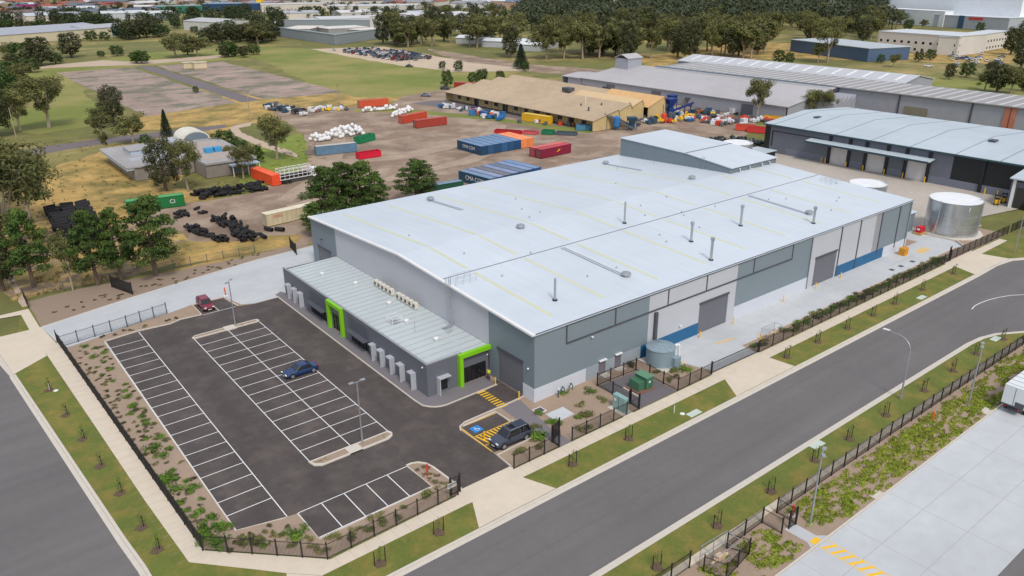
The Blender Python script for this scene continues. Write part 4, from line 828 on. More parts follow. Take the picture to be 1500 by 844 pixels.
def vehicle(label, cat, x, y, rz, L, W, H, kind, paint, rails=False):
    t = thing('parked_'+('car' if kind == 'sedan' else 'suv'), label, cat, (x,y,.015), rz)
    b, g_, r = carmesh(L, W, H, kind); b.build('body', paint, t, smooth=False, bevel=.05); g_.build('windows', m_dark, t); r.build('roof', paint, t)
    wr = .33 if kind == 'sedan' else .38
    for sx in (-L/2+.85, L/2-.9):
        for s in (-1, 1):
            w_ = MB().tube((sx,s*(W/2-.2),wr),(sx,s*(W/2+.012),wr),wr,n=18).build('wheel', m_tyre, t)
            MB().tube((sx,s*(W/2+.01),wr),(sx,s*(W/2+.03),wr),wr*.66,n=14).build('rim', mat('alloy', (170,172,178), .3, metal=.6), w_)
            ar = MB(); ar.tube((sx,s*(W/2-.03),wr+.02),(sx,s*(W/2+.004),wr+.02),wr+.07,n=18); ar.build('wheel_arch', m_black, t)
    for s in (-1, 1):
        MB().rbox((L/2-.07,s*W*.34,H*.46),.14,.34,.15,ry=.3).build('headlight', mat('lamp_glass', (220,226,230), .15), t)
        MB().rbox((-L/2+.03,s*W*.36,H*.5),.1,.26,.18).build('tail_light', mat('tail_red', (170,24,24), .2), t)
        MB().rbox((L*.16,s*(W/2+.08),H*.62),.14,.2,.13).build('mirror', paint, t)
    MB().box(L/2-.02,L/2+.015,-.26,.26,.36,.48).build('number_plate', m_white, t); MB().box(L/2-.04,L/2+.005,-.5,.5,.52,.68).build('grille', m_black, t)
    if rails: MB().tube((-L*.36,-W*.36,H+.04),(L*.1,-W*.36,H+.04),.025).tube((-L*.36,W*.36,H+.04),(L*.1,W*.36,H+.04),.025).build('roof_rail', m_galv, t); MB().box(-L*.1,L*.06,-.4,.4,H+.001,H+.012).build('sunroof', m_dark, t)
    return t
vehicle('dark blue sedan parked across a bay in the middle row of the car park','car',-19.5,25.6,R(180),4.7,1.8,1.42,'sedan',mat('paint_navy', (24,54,100), .22, .04, spec=.8))
vehicle('maroon hatchback parked alone in the top bay beside the white concrete driveway','car',-22.1,56.0,R(-91),4.5,1.82,1.6,'suv',mat('paint_maroon', (124,30,52), .22, .04, spec=.8))
vehicle('large dark grey four wheel drive parked in the accessible bay behind the yellow stripes','car',-7.6,-4.85,R(180),4.95,1.96,1.88,'suv',mat('paint_slate', (62,68,84), .2, .04, spec=.8), True)
# worker
def person(x, y, rz, label):
    t = thing('person', label, 'person', (x,y,.02), rz)
    def skin(name, verts, edges, rad, m, root=0):
        me = bpy.data.meshes.new(name); me.from_pydata(verts, edges, []); o = bpy.data.objects.new(name, me); C.objects.link(o)
        md = o.modifiers.new('s','SKIN'); me.skin_vertices.new() if not me.skin_vertices else None
        for i, r in enumerate(rad): me.skin_vertices[0].data[i].radius = (r, r) if not isinstance(r, tuple) else r
        me.skin_vertices[0].data[root].use_root = True; sb = o.modifiers.new('u','SUBSURF'); sb.levels = 1; sb.render_levels = 1
        dg = bpy.context.evaluated_depsgraph_get(); m2 = bpy.data.meshes.new_from_object(o.evaluated_get(dg)); bpy.data.objects.remove(o)
        m2.materials.clear(); m2.materials.append(m); m2.name = name; return link(name, m2, t)
    V_ = [(0,0,.95),(0,0,1.15),(0,0,1.40),(0,.01,1.50),(0,.03,1.58),(0,.04,1.70),
          (0,.1,.90),(.02,.11,.5),(0,.11,.09),(.14,.12,.05),(0,-.1,.90),(.03,-.12,.5),(.0,-.13,.09),(.14,-.14,.05),
          (0,.2,1.40),(.02,.26,1.12),(.14,.22,.92),(.2,.2,.86),(0,-.2,1.40),(-.02,-.27,1.12),(.06,-.28,.90),(.1,-.27,.84)]
    E_ = [(0,1),(1,2),(2,3),(3,4),(4,5),(0,6),(6,7),(7,8),(8,9),(0,10),(10,11),(11,12),(12,13),(2,14),(14,15),(15,16),(16,17),(2,18),(18,19),(19,20),(20,21)]
    Rr = [.14,.13,.15,.06,.08,.09,.09,.065,.045,.04,.09,.065,.045,.04,.065,.05,.04,.035,.065,.05,.04,.035]
    b = skin('body', V_, E_, Rr, mat('skin', (196,150,124), .6))
    skin('trousers', [(0,0,.98),(0,.1,.90),(.02,.11,.5),(0,.11,.1),(0,-.1,.90),(.03,-.12,.5),(0,-.13,.1)], [(0,1),(1,2),(2,3),(0,4),(4,5),(5,6)], [.16,.11,.085,.07,.11,.085,.07], mat('navy_cloth', (36,44,66), .9))
    skin('hi_vis_shirt', [(0,0,.96),(0,0,1.15),(0,0,1.42),(0,.2,1.42),(.02,.26,1.14),(0,-.2,1.42),(-.02,-.27,1.14)], [(0,1),(1,2),(2,3),(3,4),(2,5),(5,6)], [.165,.155,.17,.085,.07,.085,.07], mat('hi_vis', (206,240,30), .7))
    MB().ball((-.01,.035,1.74),.105,.105,.09,n=12,k=8).build('hair', mat('hair', (60,46,38), .8), t, smooth=True)
    f = MB()
    for hx, hy, hz, s in ((.2,.2,.86,1),(.1,-.27,.84,-1)):
        for k in range(4): f.tube((hx,hy+(k-1.5)*.018,hz-.02),(hx+.03,hy+(k-1.5)*.02,hz-.085-(.01 if k in (1,2) else 0)),.009,.007,n=5)
        f.tube((hx,hy-s*.03,hz),(hx+.03,hy-s*.055,hz-.05),.011,.008,n=5)
    f.build('fingers', MC['skin'], t); MB().rbox((.05,.11,.04),.27,.1,.09).rbox((.05,-.13,.04),.27,.1,.09).build('boots', m_black, t, bevel=.02)
    MB().ball((.085,.0,1.72),.012,.012,.012).ball((.085,.075,1.72),.012,.012,.012).rbox((.1,.04,1.69),.03,.02,.04).build('face', mat('face_dark', (120,80,66)), t)
person(-.95,8.2,R(200),'worker in a yellow high visibility shirt and dark trousers standing by the entrance')
# trailer at the right edge
t = thing('semi_trailer', 'long white box trailer parked on the concrete yard at the right edge', 'trailer', (42.7,-36.8,0))
L_ = 13; MB().box(0,L_,-2.55,0,1.15,3.75).build('box', mat('trailer_white', (216,222,224), .45, .03), t, bevel=.04); q = MB()
for k in range(11): q.box(.5+k*1.2,.56+k*1.2,-2.5,-.05,3.751,3.79)
q.build('roof_rib', m_galv, t); MB().box(0,L_,-2.0,-.5,.85,1.13).build('chassis', m_black, t)
q = MB().box(-.03,-.001,-1.3,-1.26,1.3,3.6).box(-.05,-.01,-2.5,-.05,1.15,1.3); q.build('rear_door_trim', m_dgrey, t); MB().box(-.04,-.012,-2.5,-1.5,1.32,1.9).build('bumper_panel', m_dgrey, t)
for x in (1.5,2.8,11):
    for y in (-2.5,-.35): w_ = MB().tube((x,y,.5),(x,y+.3,.5),.5,n=16).build('wheel', m_tyre, t); MB().tube((x,y-.02,.5),(x,y+.32,.5),.25,n=12).build('rim', m_galv, w_)
MB().box(-.07,-.052,-2.2,-1.9,.9,1.05).box(-.07,-.052,-.6,-.3,.9,1.05).build('tail_light', MC['tail_red'], t)
# ================================================================== CONTAINERS
def container(x, y, rz, col, label, name='shipping_container', L=12.19, group=None, mark=None, mcol=m_white, z=0, open_top=False, top=None, H=2.6, W=2.44):
    t = thing(name, label, 'container' if not open_top else 'skip bin', (x,y,z), rz, group)
    m = mat('cont_%d_%d_%d' % col, col, .55, .08, .6, var2=.06, scale2=.15)
    q = MB()   # corrugated long sides, local x 0..L, y 0..W
    n = int(L/.28)
    for ys, s in ((0,1),(W,-1)):
        vs = []
        for k in range(n+1):
            d = .05 if k % 4 in (1,2) else 0
            vs += [(.12+k*(L-.24)/n, ys+s*(.02+d), .16),(.12+k*(L-.24)/n, ys+s*(.02+d), H-.12)]
        q.add(vs, [(2*k,2*k+2,2*k+3,2*k+1) for k in range(n)])
    q.add([(.04,.06,.16),(.04,W-.06,.16),(.04,W-.06,H-.12),(.04,.06,H-.12)],[(0,1,2,3)]); q.add([(L-.04,.06,.16),(L-.04,W-.06,.16),(L-.04,W-.06,H-.12),(L-.04,.06,H-.12)],[(3,2,1,0)])
    q.box(.1,L-.1,.1,W-.1,.05,.16)
    q.build('walls', m, t, fix=False)
    f = MB()
    for a in (0, L-.14):
        for b in (0, W-.14): f.box(a,a+.14,b,b+.14,0,H)
    for b in (0, W-.1): f.box(.14,L-.14,b,b+.1,H-.13,H-.005).box(.14,L-.14,b,b+.1,.02,.17)
    for a in (0, L-.1): f.box(a,a+.1,.14,W-.14,H-.13,H-.006).box(a,a+.1,.14,W-.14,.02,.17)
    f.build('frame', m, t)
    if not open_top:
        rf = MB(); k = 0
        rf.box(.1,L-.1,.1,W-.1,H-.06,H-.03)
        for k in range(int(L/.6)): rf.box(.3+k*.6,.6+k*.6,.16,W-.16,H-.03,H-.012)
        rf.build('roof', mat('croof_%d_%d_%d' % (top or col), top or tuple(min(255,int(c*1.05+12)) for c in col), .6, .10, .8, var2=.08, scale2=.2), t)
        d = MB()
        for k in range(4): d.tube((-.03,.35+k*.58,.2),(-.03,.35+k*.58,H-.2),.03,n=5)
        d.box(.0,.02,W/2-.02,W/2+.02,.2,H-.15); d.build('door_bars', m_galv, t)
    else:
        MB().box(.2,L-.2,.2,W-.2,.2,H*.62).build('load', m_rust if open_top is True else open_top, t)
    if mark: text(t, mark, .95 if len(mark) > 3 else 1.1, (L*.45,.0-.006,H*.52) , (R(90),0,0), mcol, .005)
    return t
# first block: blue boxes with two orange ones, lying along y; local x axis -> -y so that the marked side faces left
cols = [(26,66,98),(40,84,124),(34,72,110),(44,90,134),(36,78,118),(30,70,112),(232,140,84),(226,132,76)]
nm = ['petrol blue marked','steel blue','dark blue','mid blue','blue grey','navy blue','pale orange','end orange']
for k in range(8):
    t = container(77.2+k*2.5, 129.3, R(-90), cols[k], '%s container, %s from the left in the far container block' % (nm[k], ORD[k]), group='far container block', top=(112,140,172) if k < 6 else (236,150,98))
    if k == 0: text(t, 'CMA CGM', 1.35, (L0:=6.0, -.012, 1.35), (R(90),0,0), m_white, .004)
    for kk in (0,): 
        t.scale = (1,1,1)
for k in range(7):
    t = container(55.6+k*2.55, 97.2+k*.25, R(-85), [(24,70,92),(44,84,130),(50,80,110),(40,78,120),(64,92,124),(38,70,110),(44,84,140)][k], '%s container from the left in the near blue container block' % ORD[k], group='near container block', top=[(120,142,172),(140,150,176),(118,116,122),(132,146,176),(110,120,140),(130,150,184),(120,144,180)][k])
    if k == 0: text(t, 'CMA CGM', 1.5, (6.2, -.012, 1.35), (R(90),0,0), m_white, .004)
t = container(87.6,106.9,R(2),(168,52,60),'faded red container lying behind the maroon one','shipping_container',group='maroon pair',top=(206,110,104))
t.location = (87.7,105.3,0); t2 = container(87.8,102.5,R(4),(130,26,54),'maroon container with a yellow emblem in front of the faded red one',group='maroon pair',top=(190,70,80))
q = MB(); q.add([(6.0,-.01,1.1),(6.9,-.01,1.15),(8.2,-.01,1.9),(7.4,-.01,1.55),(7.2,-.01,1.9),(6.8,-.01,1.5)],[(0,1,2,3,4,5)]); q.build('emblem', m_yellow, t2, fix=False)
text(t2,'HMM' if False else '',.6,(5.2,-.01,1.3),(R(90),0,0),m_yellow) if False else None
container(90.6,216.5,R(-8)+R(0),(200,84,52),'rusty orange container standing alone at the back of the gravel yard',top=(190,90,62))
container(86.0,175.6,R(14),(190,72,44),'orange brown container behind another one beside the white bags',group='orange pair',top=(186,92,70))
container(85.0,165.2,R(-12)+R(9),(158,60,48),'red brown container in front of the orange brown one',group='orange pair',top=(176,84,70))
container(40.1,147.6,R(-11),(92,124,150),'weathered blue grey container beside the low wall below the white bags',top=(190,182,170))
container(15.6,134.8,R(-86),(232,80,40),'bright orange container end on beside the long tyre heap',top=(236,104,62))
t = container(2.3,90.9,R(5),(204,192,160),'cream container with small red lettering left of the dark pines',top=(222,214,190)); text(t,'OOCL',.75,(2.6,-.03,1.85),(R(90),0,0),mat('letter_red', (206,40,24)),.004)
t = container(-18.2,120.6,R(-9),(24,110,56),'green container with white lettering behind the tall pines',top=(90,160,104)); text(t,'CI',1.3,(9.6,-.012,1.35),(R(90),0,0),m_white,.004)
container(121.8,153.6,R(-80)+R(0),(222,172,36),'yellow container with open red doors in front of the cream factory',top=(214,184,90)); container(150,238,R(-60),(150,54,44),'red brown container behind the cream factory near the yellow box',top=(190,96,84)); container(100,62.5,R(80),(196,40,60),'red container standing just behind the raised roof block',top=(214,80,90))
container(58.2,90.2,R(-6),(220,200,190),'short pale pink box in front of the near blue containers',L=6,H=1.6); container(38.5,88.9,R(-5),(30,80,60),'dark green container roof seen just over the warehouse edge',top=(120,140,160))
# skips
def skip(x, y, rz, col, label, L=6, H=1.6, load=None): return container(x,y,rz,col,label,'skip_bin',L=L,H=H,open_top=load or m_tyre)
skip(47.4,135.2,R(-2),(206,16,52),'bright red open skip bin beside the blue grey container',7.0,1.7); skip(57.8,154.6,R(20),(18,122,78),'green open skip bin at the end of the white bags',7.4,2.0,mat('bags_load', (214,216,218)))
skip(100.5,141.8,R(-60),(190,30,40),'long low red skip bin along the green strip',9,1.0); skip(106.5,134.5,R(-58),(206,90,96),'pale red skip bin next to the long low red one',5,.9); skip(111,130,R(-58),(20,120,80),'green skip bin between the pale red one and the blue steel frame',4,1.3); skip(114,126.5,R(-55),(80,96,110),'long grey blue skip bin farthest right on the green strip',7,.9)
skip(124.2,127.5,R(-40),(70,130,160),'light blue skip bin at the end of the cream factory',7.5,1.7,m_rust)
# ================================================================== FLATBED CAGE TRUCK
t = thing('cage_truck', 'white truck with a tall white cage tray beside the bright orange container', 'truck', (18.6,122.4,0), R(3))
q = MB(); L_, W_, H_ = 8.6, 2.4, 2.6
for k in range(8):
    x = k*L_/7
    for y in (0, W_): q.tube((x,y,1.1),(x,y,1.1+H_),.06,n=4)
    q.tube((x,0,1.1+H_),(x,W_,1.1+H_),.05,n=4)
for h in (.05,.9,1.75,2.6):
    for y in (0, W_): q.tube((0,y,1.1+h),(L_,y,1.1+h),.07,n=4)
    q.tube((0,0,1.1+h),(0,W_,1.1+h),.06,n=4); q.tube((L_,0,1.1+h),(L_,W_,1.1+h),.06,n=4)
q.build('cage', m_white, t); MB().box(0,L_,0,W_,.95,1.08).build('tray', m_galv, t); MB().box(0,L_+2.2,.5,W_-.5,.55,.94).build('chassis', m_black, t)
MB().add([(9.0,.05,.7),(10.9,.05,.7),(10.95,.05,1.6),(10.5,.15,2.8),(9.0,.15,2.85),(9.0,2.35,.7),(10.9,2.35,.7),(10.95,2.35,1.6),(10.5,2.25,2.8),(9.0,2.25,2.85)],[(0,1,2,3,4),(5,6,7,8,9),(0,1,6,5),(1,2,7,6),(2,3,8,7),(3,4,9,8),(4,0,5,9)]).build('cab', m_white, t, bevel=.05)
MB().add([(10.96,.2,1.68),(10.96,2.2,1.68),(10.56,2.1,2.65),(10.56,.3,2.65)],[(0,1,2,3)]).build('windscreen', m_dark, t); MB().box(9.5,10.5,.03,.06,1.7,2.5).build('side_window', m_dark, t); MB().box(.4,8.2,.3,2.1,1.1,2.0).build('load', m_tyre, t)
for x in (1.3,2.5,10.0):
    for y in (.0,2.1): MB().tube((x,y,.48),(x,y+.3,.48),.48,n=14).build('wheel', m_tyre, t)
# ================================================================== TYRES, BAGS, SCRAP
tb = MB()
for k in range(9):
    for j in range(1): tb.tube((k*.24-1.1,0,.42),(k*.24-.9,0,.42),.42,n=12); 
tb.tube((-1.1,0,.42),(1.02,0,.42),.34,n=10)
tyre_me = tb.mesh('tyre_bundle', m_tyre)
def tyre(x, y, z, rz, lab, grp, s=1):
    o = link('tyre_bundle', tyre_me); o.location = (x,y,z); o.rotation_euler = (rnd.uniform(-.1,.1),rnd.uniform(-.12,.12),rz); o.scale = (s*rnd.uniform(.85,1.15),s,s); tag(o, lab, 'tyre bundle', grp)
for k in range(13):
    for j in range(3):
        y = 130.5-k*2.25; xx = -31.4-k*.1+j*(3.0-k*.03)
        for lv in (0,1): tyre(xx+rnd.uniform(-.3,.3),y+lv*.4+rnd.uniform(-.3,.3),lv*1.05,rnd.uniform(-.15,.15),'black tyre bundle in the square stack behind the front left pines','tyres stacked behind the left pines',1.3)
for k in range(88):
    u = rnd.random(); x = -2.0+u*16; y = 124.5-u*1.5+rnd.uniform(-3,3); tyre(x,y,rnd.choice((0,0,.7,1.3))*(1-abs(y-124+u*1.5)/4.5),rnd.uniform(0,3.1),'black tyre bundle in the long heap left of the bright orange container','tyres in the long heap',.85)
for k in range(72):
    u = rnd.random(); x = -3.8-u*.2+rnd.uniform(-1.6,2.2); y = 103-u*19; tyre(x,y,rnd.choice((0,0,.6)),R(75)+rnd.uniform(-.6,.6),'black tyre roll in the heap left of the cream container','tyres left of the cream container',.8)
for k in range(36):
    u = rnd.random(); x = -11.2+u*3+rnd.uniform(-1,1); y = 101-u*15; tyre(x,y,rnd.choice((0,0,.5)),R(100)+rnd.uniform(-.6,.6),'black tyre roll in the narrow line right of the tall front pine','tyres in the narrow line',.75)
for k in range(14):
    tyre(-9+rnd.uniform(-2,4.5),112+rnd.uniform(-3,3),0,rnd.uniform(0,3),'loose black tyre roll scattered below the green container','loose tyres',.7)
tyre(-1.2,84.6,0,R(95),'single black roll lying in front of the cream container, left one','single rolls'); tyre(1.4,88.2,0,R(115),'single black roll lying in front of the cream container, middle one','single rolls'); tyre(3.2,86.6,0,R(120),'single black roll lying in front of the cream container, right one','single rolls')
bb = MB(); rg = random.Random(3); bb.ball((0,0,.55),.62,.6,.58,n=10,k=6,jit=.08,rg=rg).box(-.14,.14,-.14,.14,1.05,1.2)
bag_me = bb.mesh('bulk_bag', mat('bag_white', (222,222,222), .7, .05, 1.5), smooth=True)
def bag(x, y, z, lab, grp, s=1.):
    o = link('bulk_bag', bag_me); o.location = (x,y,z); o.rotation_euler = (0,0,rnd.uniform(0,6)); o.scale = (s*rnd.uniform(.85,1.15),)*3; tag(o, lab, 'bulk bag', grp)
for k in range(95):
    u = rnd.random(); x = 48+u*18; y = 166+u*2+rnd.uniform(0,9)*(.5+u*.6)-u*2; bag(x,y,rnd.choice((0,0,1.0,1.6 if u > .4 else 0)),'white bulk bag in the large pile beside the green skip','white bags in the large pile',1.05)
for k in range(30): u = k/30; bag(87+u*13.5,206.5-u*2+rnd.uniform(-1,1),rnd.choice((0,.8)),'white bulk bag in the row in front of the lone rusty orange container','white bags in the back row')
for k in range(36): u = rnd.random(); bag(89+u*14,189+u*9+rnd.uniform(-1.2,1.2),rnd.choice((0,.8)),'white bulk bag in the rows behind the orange brown containers','white bags behind the orange pair')
# mixed scrap: every heap lump is its own object
jm = {}
def lump(x, y, kind, col, lab, s=1., rz=None, z=0):
    key = (kind, col)
    if key not in jm:
        m = mat('scrap_%d_%d_%d' % col, col, .7, .12, 1.5); q = MB(); rg = random.Random(hash(kind) % 97 if False else len(kind)*7)
        if kind == 'crate':
            q.box(-.6,.6,-.5,.5,.1,.95).box(-.65,.65,-.55,-.45,0,.1).box(-.65,.65,.45,.55,0,.1)
            for a in (-.58,.48):
                for b in (-.52,.42): q.box(a,a+.1,b,b+.1,.95,1.05)
        elif kind == 'hopper':
            q.add([(-1,-1,2.6),(1,-1,2.6),(1,1,2.6),(-1,1,2.6),(-.35,-.35,1),(.35,-.35,1),(.35,.35,1),(-.35,.35,1)],[(0,1,2,3),(4,5,6,7),(0,1,5,4),(1,2,6,5),(2,3,7,6),(3,0,4,7)])
            for a in (-.8,.8):
                for b in (-.8,.8): q.tube((a,b,0),(a,b,2.5),.07)
            q.box(-.5,.5,-.5,.5,.2,1)
        elif kind == 'conveyor':
            q.rbox((0,0,1.8),7,.9,.3,ry=-.42).rbox((0,-.5,1.95),7,.08,.4,ry=-.42).rbox((0,.5,1.95),7,.08,.4,ry=-.42)
            for a, h in ((-1.8,1.0),(1.2,2.2),(2.6,2.8)): q.tube((a,-.4,0),(a,-.4,h),.07).tube((a,.4,0),(a,.4,h),.07)
        elif kind == 'bin':
            q.tube((0,0,0),(0,0,.9),.32,.38,n=10).tube((0,0,.9),(0,0,.98),.4,n=10)
        elif kind == 'bale':
            for i in range(5): q.rbox((rg.uniform(-.5,.5),rg.uniform(-.4,.4),.3+rg.uniform(0,.5)),rg.uniform(.6,1.2),rg.uniform(.5,.9),rg.uniform(.3,.7),rg.uniform(0,3),rg.uniform(-.3,.3))
        elif kind == 'silo':
            q.tube((0,0,1),(0,0,3.4),1,n=14).tube((0,0,.3),(0,0,1),.3,1,n=14).tube((0,0,3.4),(0,0,3.8),1,.3,n=14)
            for a in range(4): q.tube((.9*math.cos(a*1.57),.9*math.sin(a*1.57),0),(.9*math.cos(a*1.57),.9*math.sin(a*1.57),1.4),.07)
        jm[key] = q.mesh(dict(crate='pallet_box',hopper='hopper',conveyor='conveyor',bin='drum',bale='scrap_bale',silo='silo')[kind], m)
    o = link(jm[key].name.split('.')[0], jm[key]); o.location = (x,y,z); o.rotation_euler = (0,0,rnd.uniform(0,3.14) if rz is None else rz); o.scale = (s,)*3
    tag(o, lab, {'crate':'pallet box','hopper':'hopper','conveyor':'conveyor','bin':'drum','bale':'scrap bale','silo':'silo'}[kind], 'scrap and stores: '+lab.split(' in ')[-1].split(' along ')[-1][:40])
CN = {(214,216,220):'white',(46,76,96):'dark teal',(44,110,170):'blue',(230,190,40):'yellow',(150,96,66):'brown',(96,98,104):'grey',(206,70,44):'red',(38,40,46):'black',(228,110,50):'orange',(30,60,130):'deep blue'}
cl = list(CN)
def scatter(n, fx, kinds, cc, where, s0=.8, s1=1.3):
    for k in range(n):
        x, y = fx(); c_ = rnd.choice(cc); kd = rnd.choice(kinds)
        lump(x, y, kd, c_, '%s %s %s' % (CN[c_], {'crate':'pallet box','hopper':'hopper','conveyor':'conveyor belt','bin':'drum','bale':'bale of scrap','silo':'silo'}[kd], where), rnd.uniform(s0, s1), z=rnd.choice((0,0,.6)) if kd == 'bale' else 0)
def seg(p, q, w_): 
    def f():
        u = rnd.random(); return p[0]+(q[0]-p[0])*u+rnd.uniform(-w_,w_), p[1]+(q[1]-p[1])*u+rnd.uniform(-w_,w_)
    return f
wht, dte, blu, yel, brn, gry, red, blk, org, dbl = cl
scatter(40, seg((64,243),(68,218),3.5), ['bale','crate'], [wht,dte,gry,blk,wht], 'in the long rubbish row near the far field', 1, 1.7)
scatter(26, seg((70,222),(86,217),2.5), ['bale','crate','bin'], [wht,blu,yel,brn,wht,gry], 'beside the pole near the lone orange container', 1, 1.6)
scatter(46, seg((118,196),(119,160),4.2), ['bale','crate','bin'], [wht,blu,org,wht,dbl,wht,gry,dte], 'in front of the cream factory', 1, 1.8)
scatter(14, seg((120,150),(131,128),2), ['bale','crate'], [wht,brn,red,gry], 'under the cream factory eave', .8, 1.3)
scatter(90, seg((150,126),(186,118),9), ['bale','crate','bale','bale'], [dte,gry,red,yel,blu,wht,brn,blk,gry,dte], 'in the scrap yard right of the cream factory', .9, 1.8)
scatter(44, seg((193,205),(192,122),2.5), ['crate','bale','bale','hopper'], [gry,dte,gry,blu,brn], 'along the wall of the long grey warehouse', .8, 1.4)
scatter(40, seg((160,112),(188,96),5), ['bale','crate'], [wht,wht,gry,wht,red], 'in the white bale yard', 1, 1.8)
scatter(30, seg((200,100),(226,60),4), ['bale','crate'], [gry,brn,blk,gry,red], 'behind the dark grey warehouse', 1, 1.8)
for i, (px, py, c_, a, w_) in enumerate(((900,185,gry,2.3,'rising by the yellow factory end'),(906,190,gry,2.25,'nearer one by the yellow factory end'),(995,170,dbl,-1.1,'in the scrap yard beside the blue hopper'),(975,166,dte,.3,'in the scrap yard behind the blue belt'))):
    b_ = g(px, py); lump(b_.x, b_.y, 'conveyor', c_, '%s conveyor belt %s' % (CN[c_], w_), 1.5, a)
for px, py, c_, kd, s in ((903,190,blu,'silo',1.2),(925,190,dte,'hopper',1.6),(981,165,dbl,'hopper',2),(972,180,red,'silo',.9),(984,155,dbl,'hopper',1.6),(948,134,blu,'crate',4),(932,136,gry,'hopper',2),(1014,155,brn,'hopper',1.6),(1166,165,dte,'hopper',1.6)):
    b_ = g(px, py); lump(b_.x, b_.y, kd, c_, '%s %s %s' % ('large '+CN[c_], {'crate':'cabinet box','hopper':'hopper machine','silo':'round silo'}[kd], 'in the middle of the scrap yard' if px > 940 else 'next to the factory end wall'), s)
# dark heap behind the raised block
hp = MB(); rg = random.Random(5)
for k in range(420):
    u = rg.random(); v = rg.gauss(0, .33); x = 138+u*18-v*3; y = 93-u*23+v*9; z = max(0, (1-abs(v)*1.3))*2.2*math.sin(math.pi*min(max(u,.08),.92))*rg.random()
    hp.rbox((x,y,z), rg.uniform(.4,1.1), rg.uniform(.3,.8), rg.uniform(.2,.6), rg.uniform(0,3), rg.uniform(-1,1), rg.uniform(-.5,.5))
stuff(hp.build('scrap_heap', mat('scrap_dark', (58,66,66), .7, .25, 2.), fix=False), 'long dark heap of tangled scrap behind the raised roof block', 'scrap heap')
# orange skips right
for px, py, c_, l_ in ((1085,189,(214,80,60),'orange red low skip left of the dark warehouse'),(1102,192,(210,60,60),'small red skip between the two orange ones'),(1130,186,(214,72,52),'orange red skip touching the dark warehouse corner'),(1125,176,(226,170,40),'yellow excavator bucket bin behind the orange skips')):
    b_ = g(px, py); container(b_.x-3, b_.y, R(-65), c_, l_, 'skip_bin', L=6, H=1.8, open_top=m_rust)
# ================================================================== OLD CLINIC-LIKE BUILDING LEFT
ob = thing('derelict_building', 'low grey derelict building with a white barrel vault roof behind the eucalyptus', 'building', (0,150,0))
m_oc = mat('old_concrete', (138,130,124), .9, .12, .6, var2=.1, scale2=.2); m_or = mat('old_roof', (158,156,156), .8, .08, .4, var2=.10, scale2=.1)
MB().box(-9,6,0,30,0,3.4).build('wall', m_oc, ob); MB().box(-10.8,6.2,-.3,30.3,3.4,3.7).build('roof', m_or, ob)
MB().box(-6.2,5,14,22,3.7,5.0).build('wall', mat('pale_steel', (170,184,196), .5), ob); MB().box(-6.4,5.2,13.8,22.2,5,5.15).build('roof', m_or, ob)
MB().prism([(6.2,-9),(19.5,-9),(20.5,24),(6.2,24)],0,3.4).build('wall', m_oc, ob); MB().prism([(6.21,-9.3),(19.8,-9.3),(20.8,24.3),(6.21,24.3)],3.4,3.9).build('roof', m_or, ob)
MB().prism([(7.5,-6),(17.5,-6),(18.5,20),(7.5,20)],3.9,3.94).build('roof', mat('roof_well', (170,158,150), .9), ob)
q = MB(); n = 12; prof = [(4.0*math.cos(math.pi*i/n), 3.9+2.6*math.sin(math.pi*i/n)) for i in range(n+1)]
q.extr([(14.6+a, b) for a, b in prof], 'y', 24.4, 33); q.build('vault_roof', mat('vault_white', (214,210,198), .6), ob); MB().extr([(14.6+a*.9, 3.5+(b-3.5)*.86) for a, b in prof], 'y', 24.3, 24.39).build('vault_glazing', mat('glaze', (110,124,136), .3), ob)
MB().box(6.4,19,24.3,34,0,3.8).build('wall', mat('pale_wall', (170,176,182), .7), ob); MB().box(12,19.6,-12.2,-9.31,2.7,2.95).build('awning', MC['pale_steel'], ob)
for x in (12.2,16.2,19.3): MB().box(x,x+.2,-12,-11.8,0,2.7).build('post', m_white, ob)
MB().box(12.5,16,-9.1,-9.01,.8,2.3).build('window', MC['glaze'], ob)
for x in (10.5,13): MB().box(x,x+1.9,3,5.2,3.95,5.2).build('roof_unit', mat('unit_blue', (60,150,200)), ob)
MB().box(-10.8,-9.01,-.2,28,2.9,3.38).build('awning', MC['pale_steel'], ob)
for k in range(5): MB().box(-9.06,-9.005,2+k*5,5.5+k*5,1,2.4).build('window', MC['glaze'], ob)
MB().box(-8,2,8,8.3,3.7,4.3).build('roof_kerb', mat('pale_steel2', (180,190,200)), ob)
tag(MB().box(38,52,150.6,151,0,1.4).build('low_wall', m_oc), 'low concrete wall between the white bags and the blue grey container', 'wall')
# ================================================================== CREAM FACTORY (saw-tooth)
cf = thing('factory', 'long cream factory with a tan sawtooth roof beyond the containers', 'factory', (0,0,0))
m_cr = mat('cream_brick', (196,174,126), .9, .08, .5, var2=.06, scale2=.1); m_tan = mat('tan_roof', (180,160,134), .85, .06, .4, var2=.10, scale2=.05, stripes=('Y',1.0,.06,.12)); m_pch = mat('peach_roof', (206,180,140), .85, .05, .4)
YA, YB = 124.0, 209.5
def crow(xa, xb, y0, y1, zl, zh, m, wm=m_cr): # one gabled tooth: rises from xa to xb-1.6, then drops
    MB().extr([(xa,zl),(xb-.9,zh),(xb,zl+.4),(xb,zl+.55),(xb-.9,zh+.17),(xa,zl+.17)], 'y', y0-.3, y1+.3).build('roof', m, cf)
    MB().extr([(xa+.3,0),(xb,0),(xb,zl+.4),(xb-.9,zh-.01),(xa+.3,zl)], 'y', y0, y0+.3).build('wall', wm, cf)
    MB().extr([(xa+.3,0),(xb,0),(xb,zl+.4),(xb-.9,zh-.01),(xa+.3,zl)], 'y', y1-.3, y1).build('wall', wm, cf)
MB().box(129.3,129.6,YA,YB,0,3.4).build('wall', m_cr, cf)
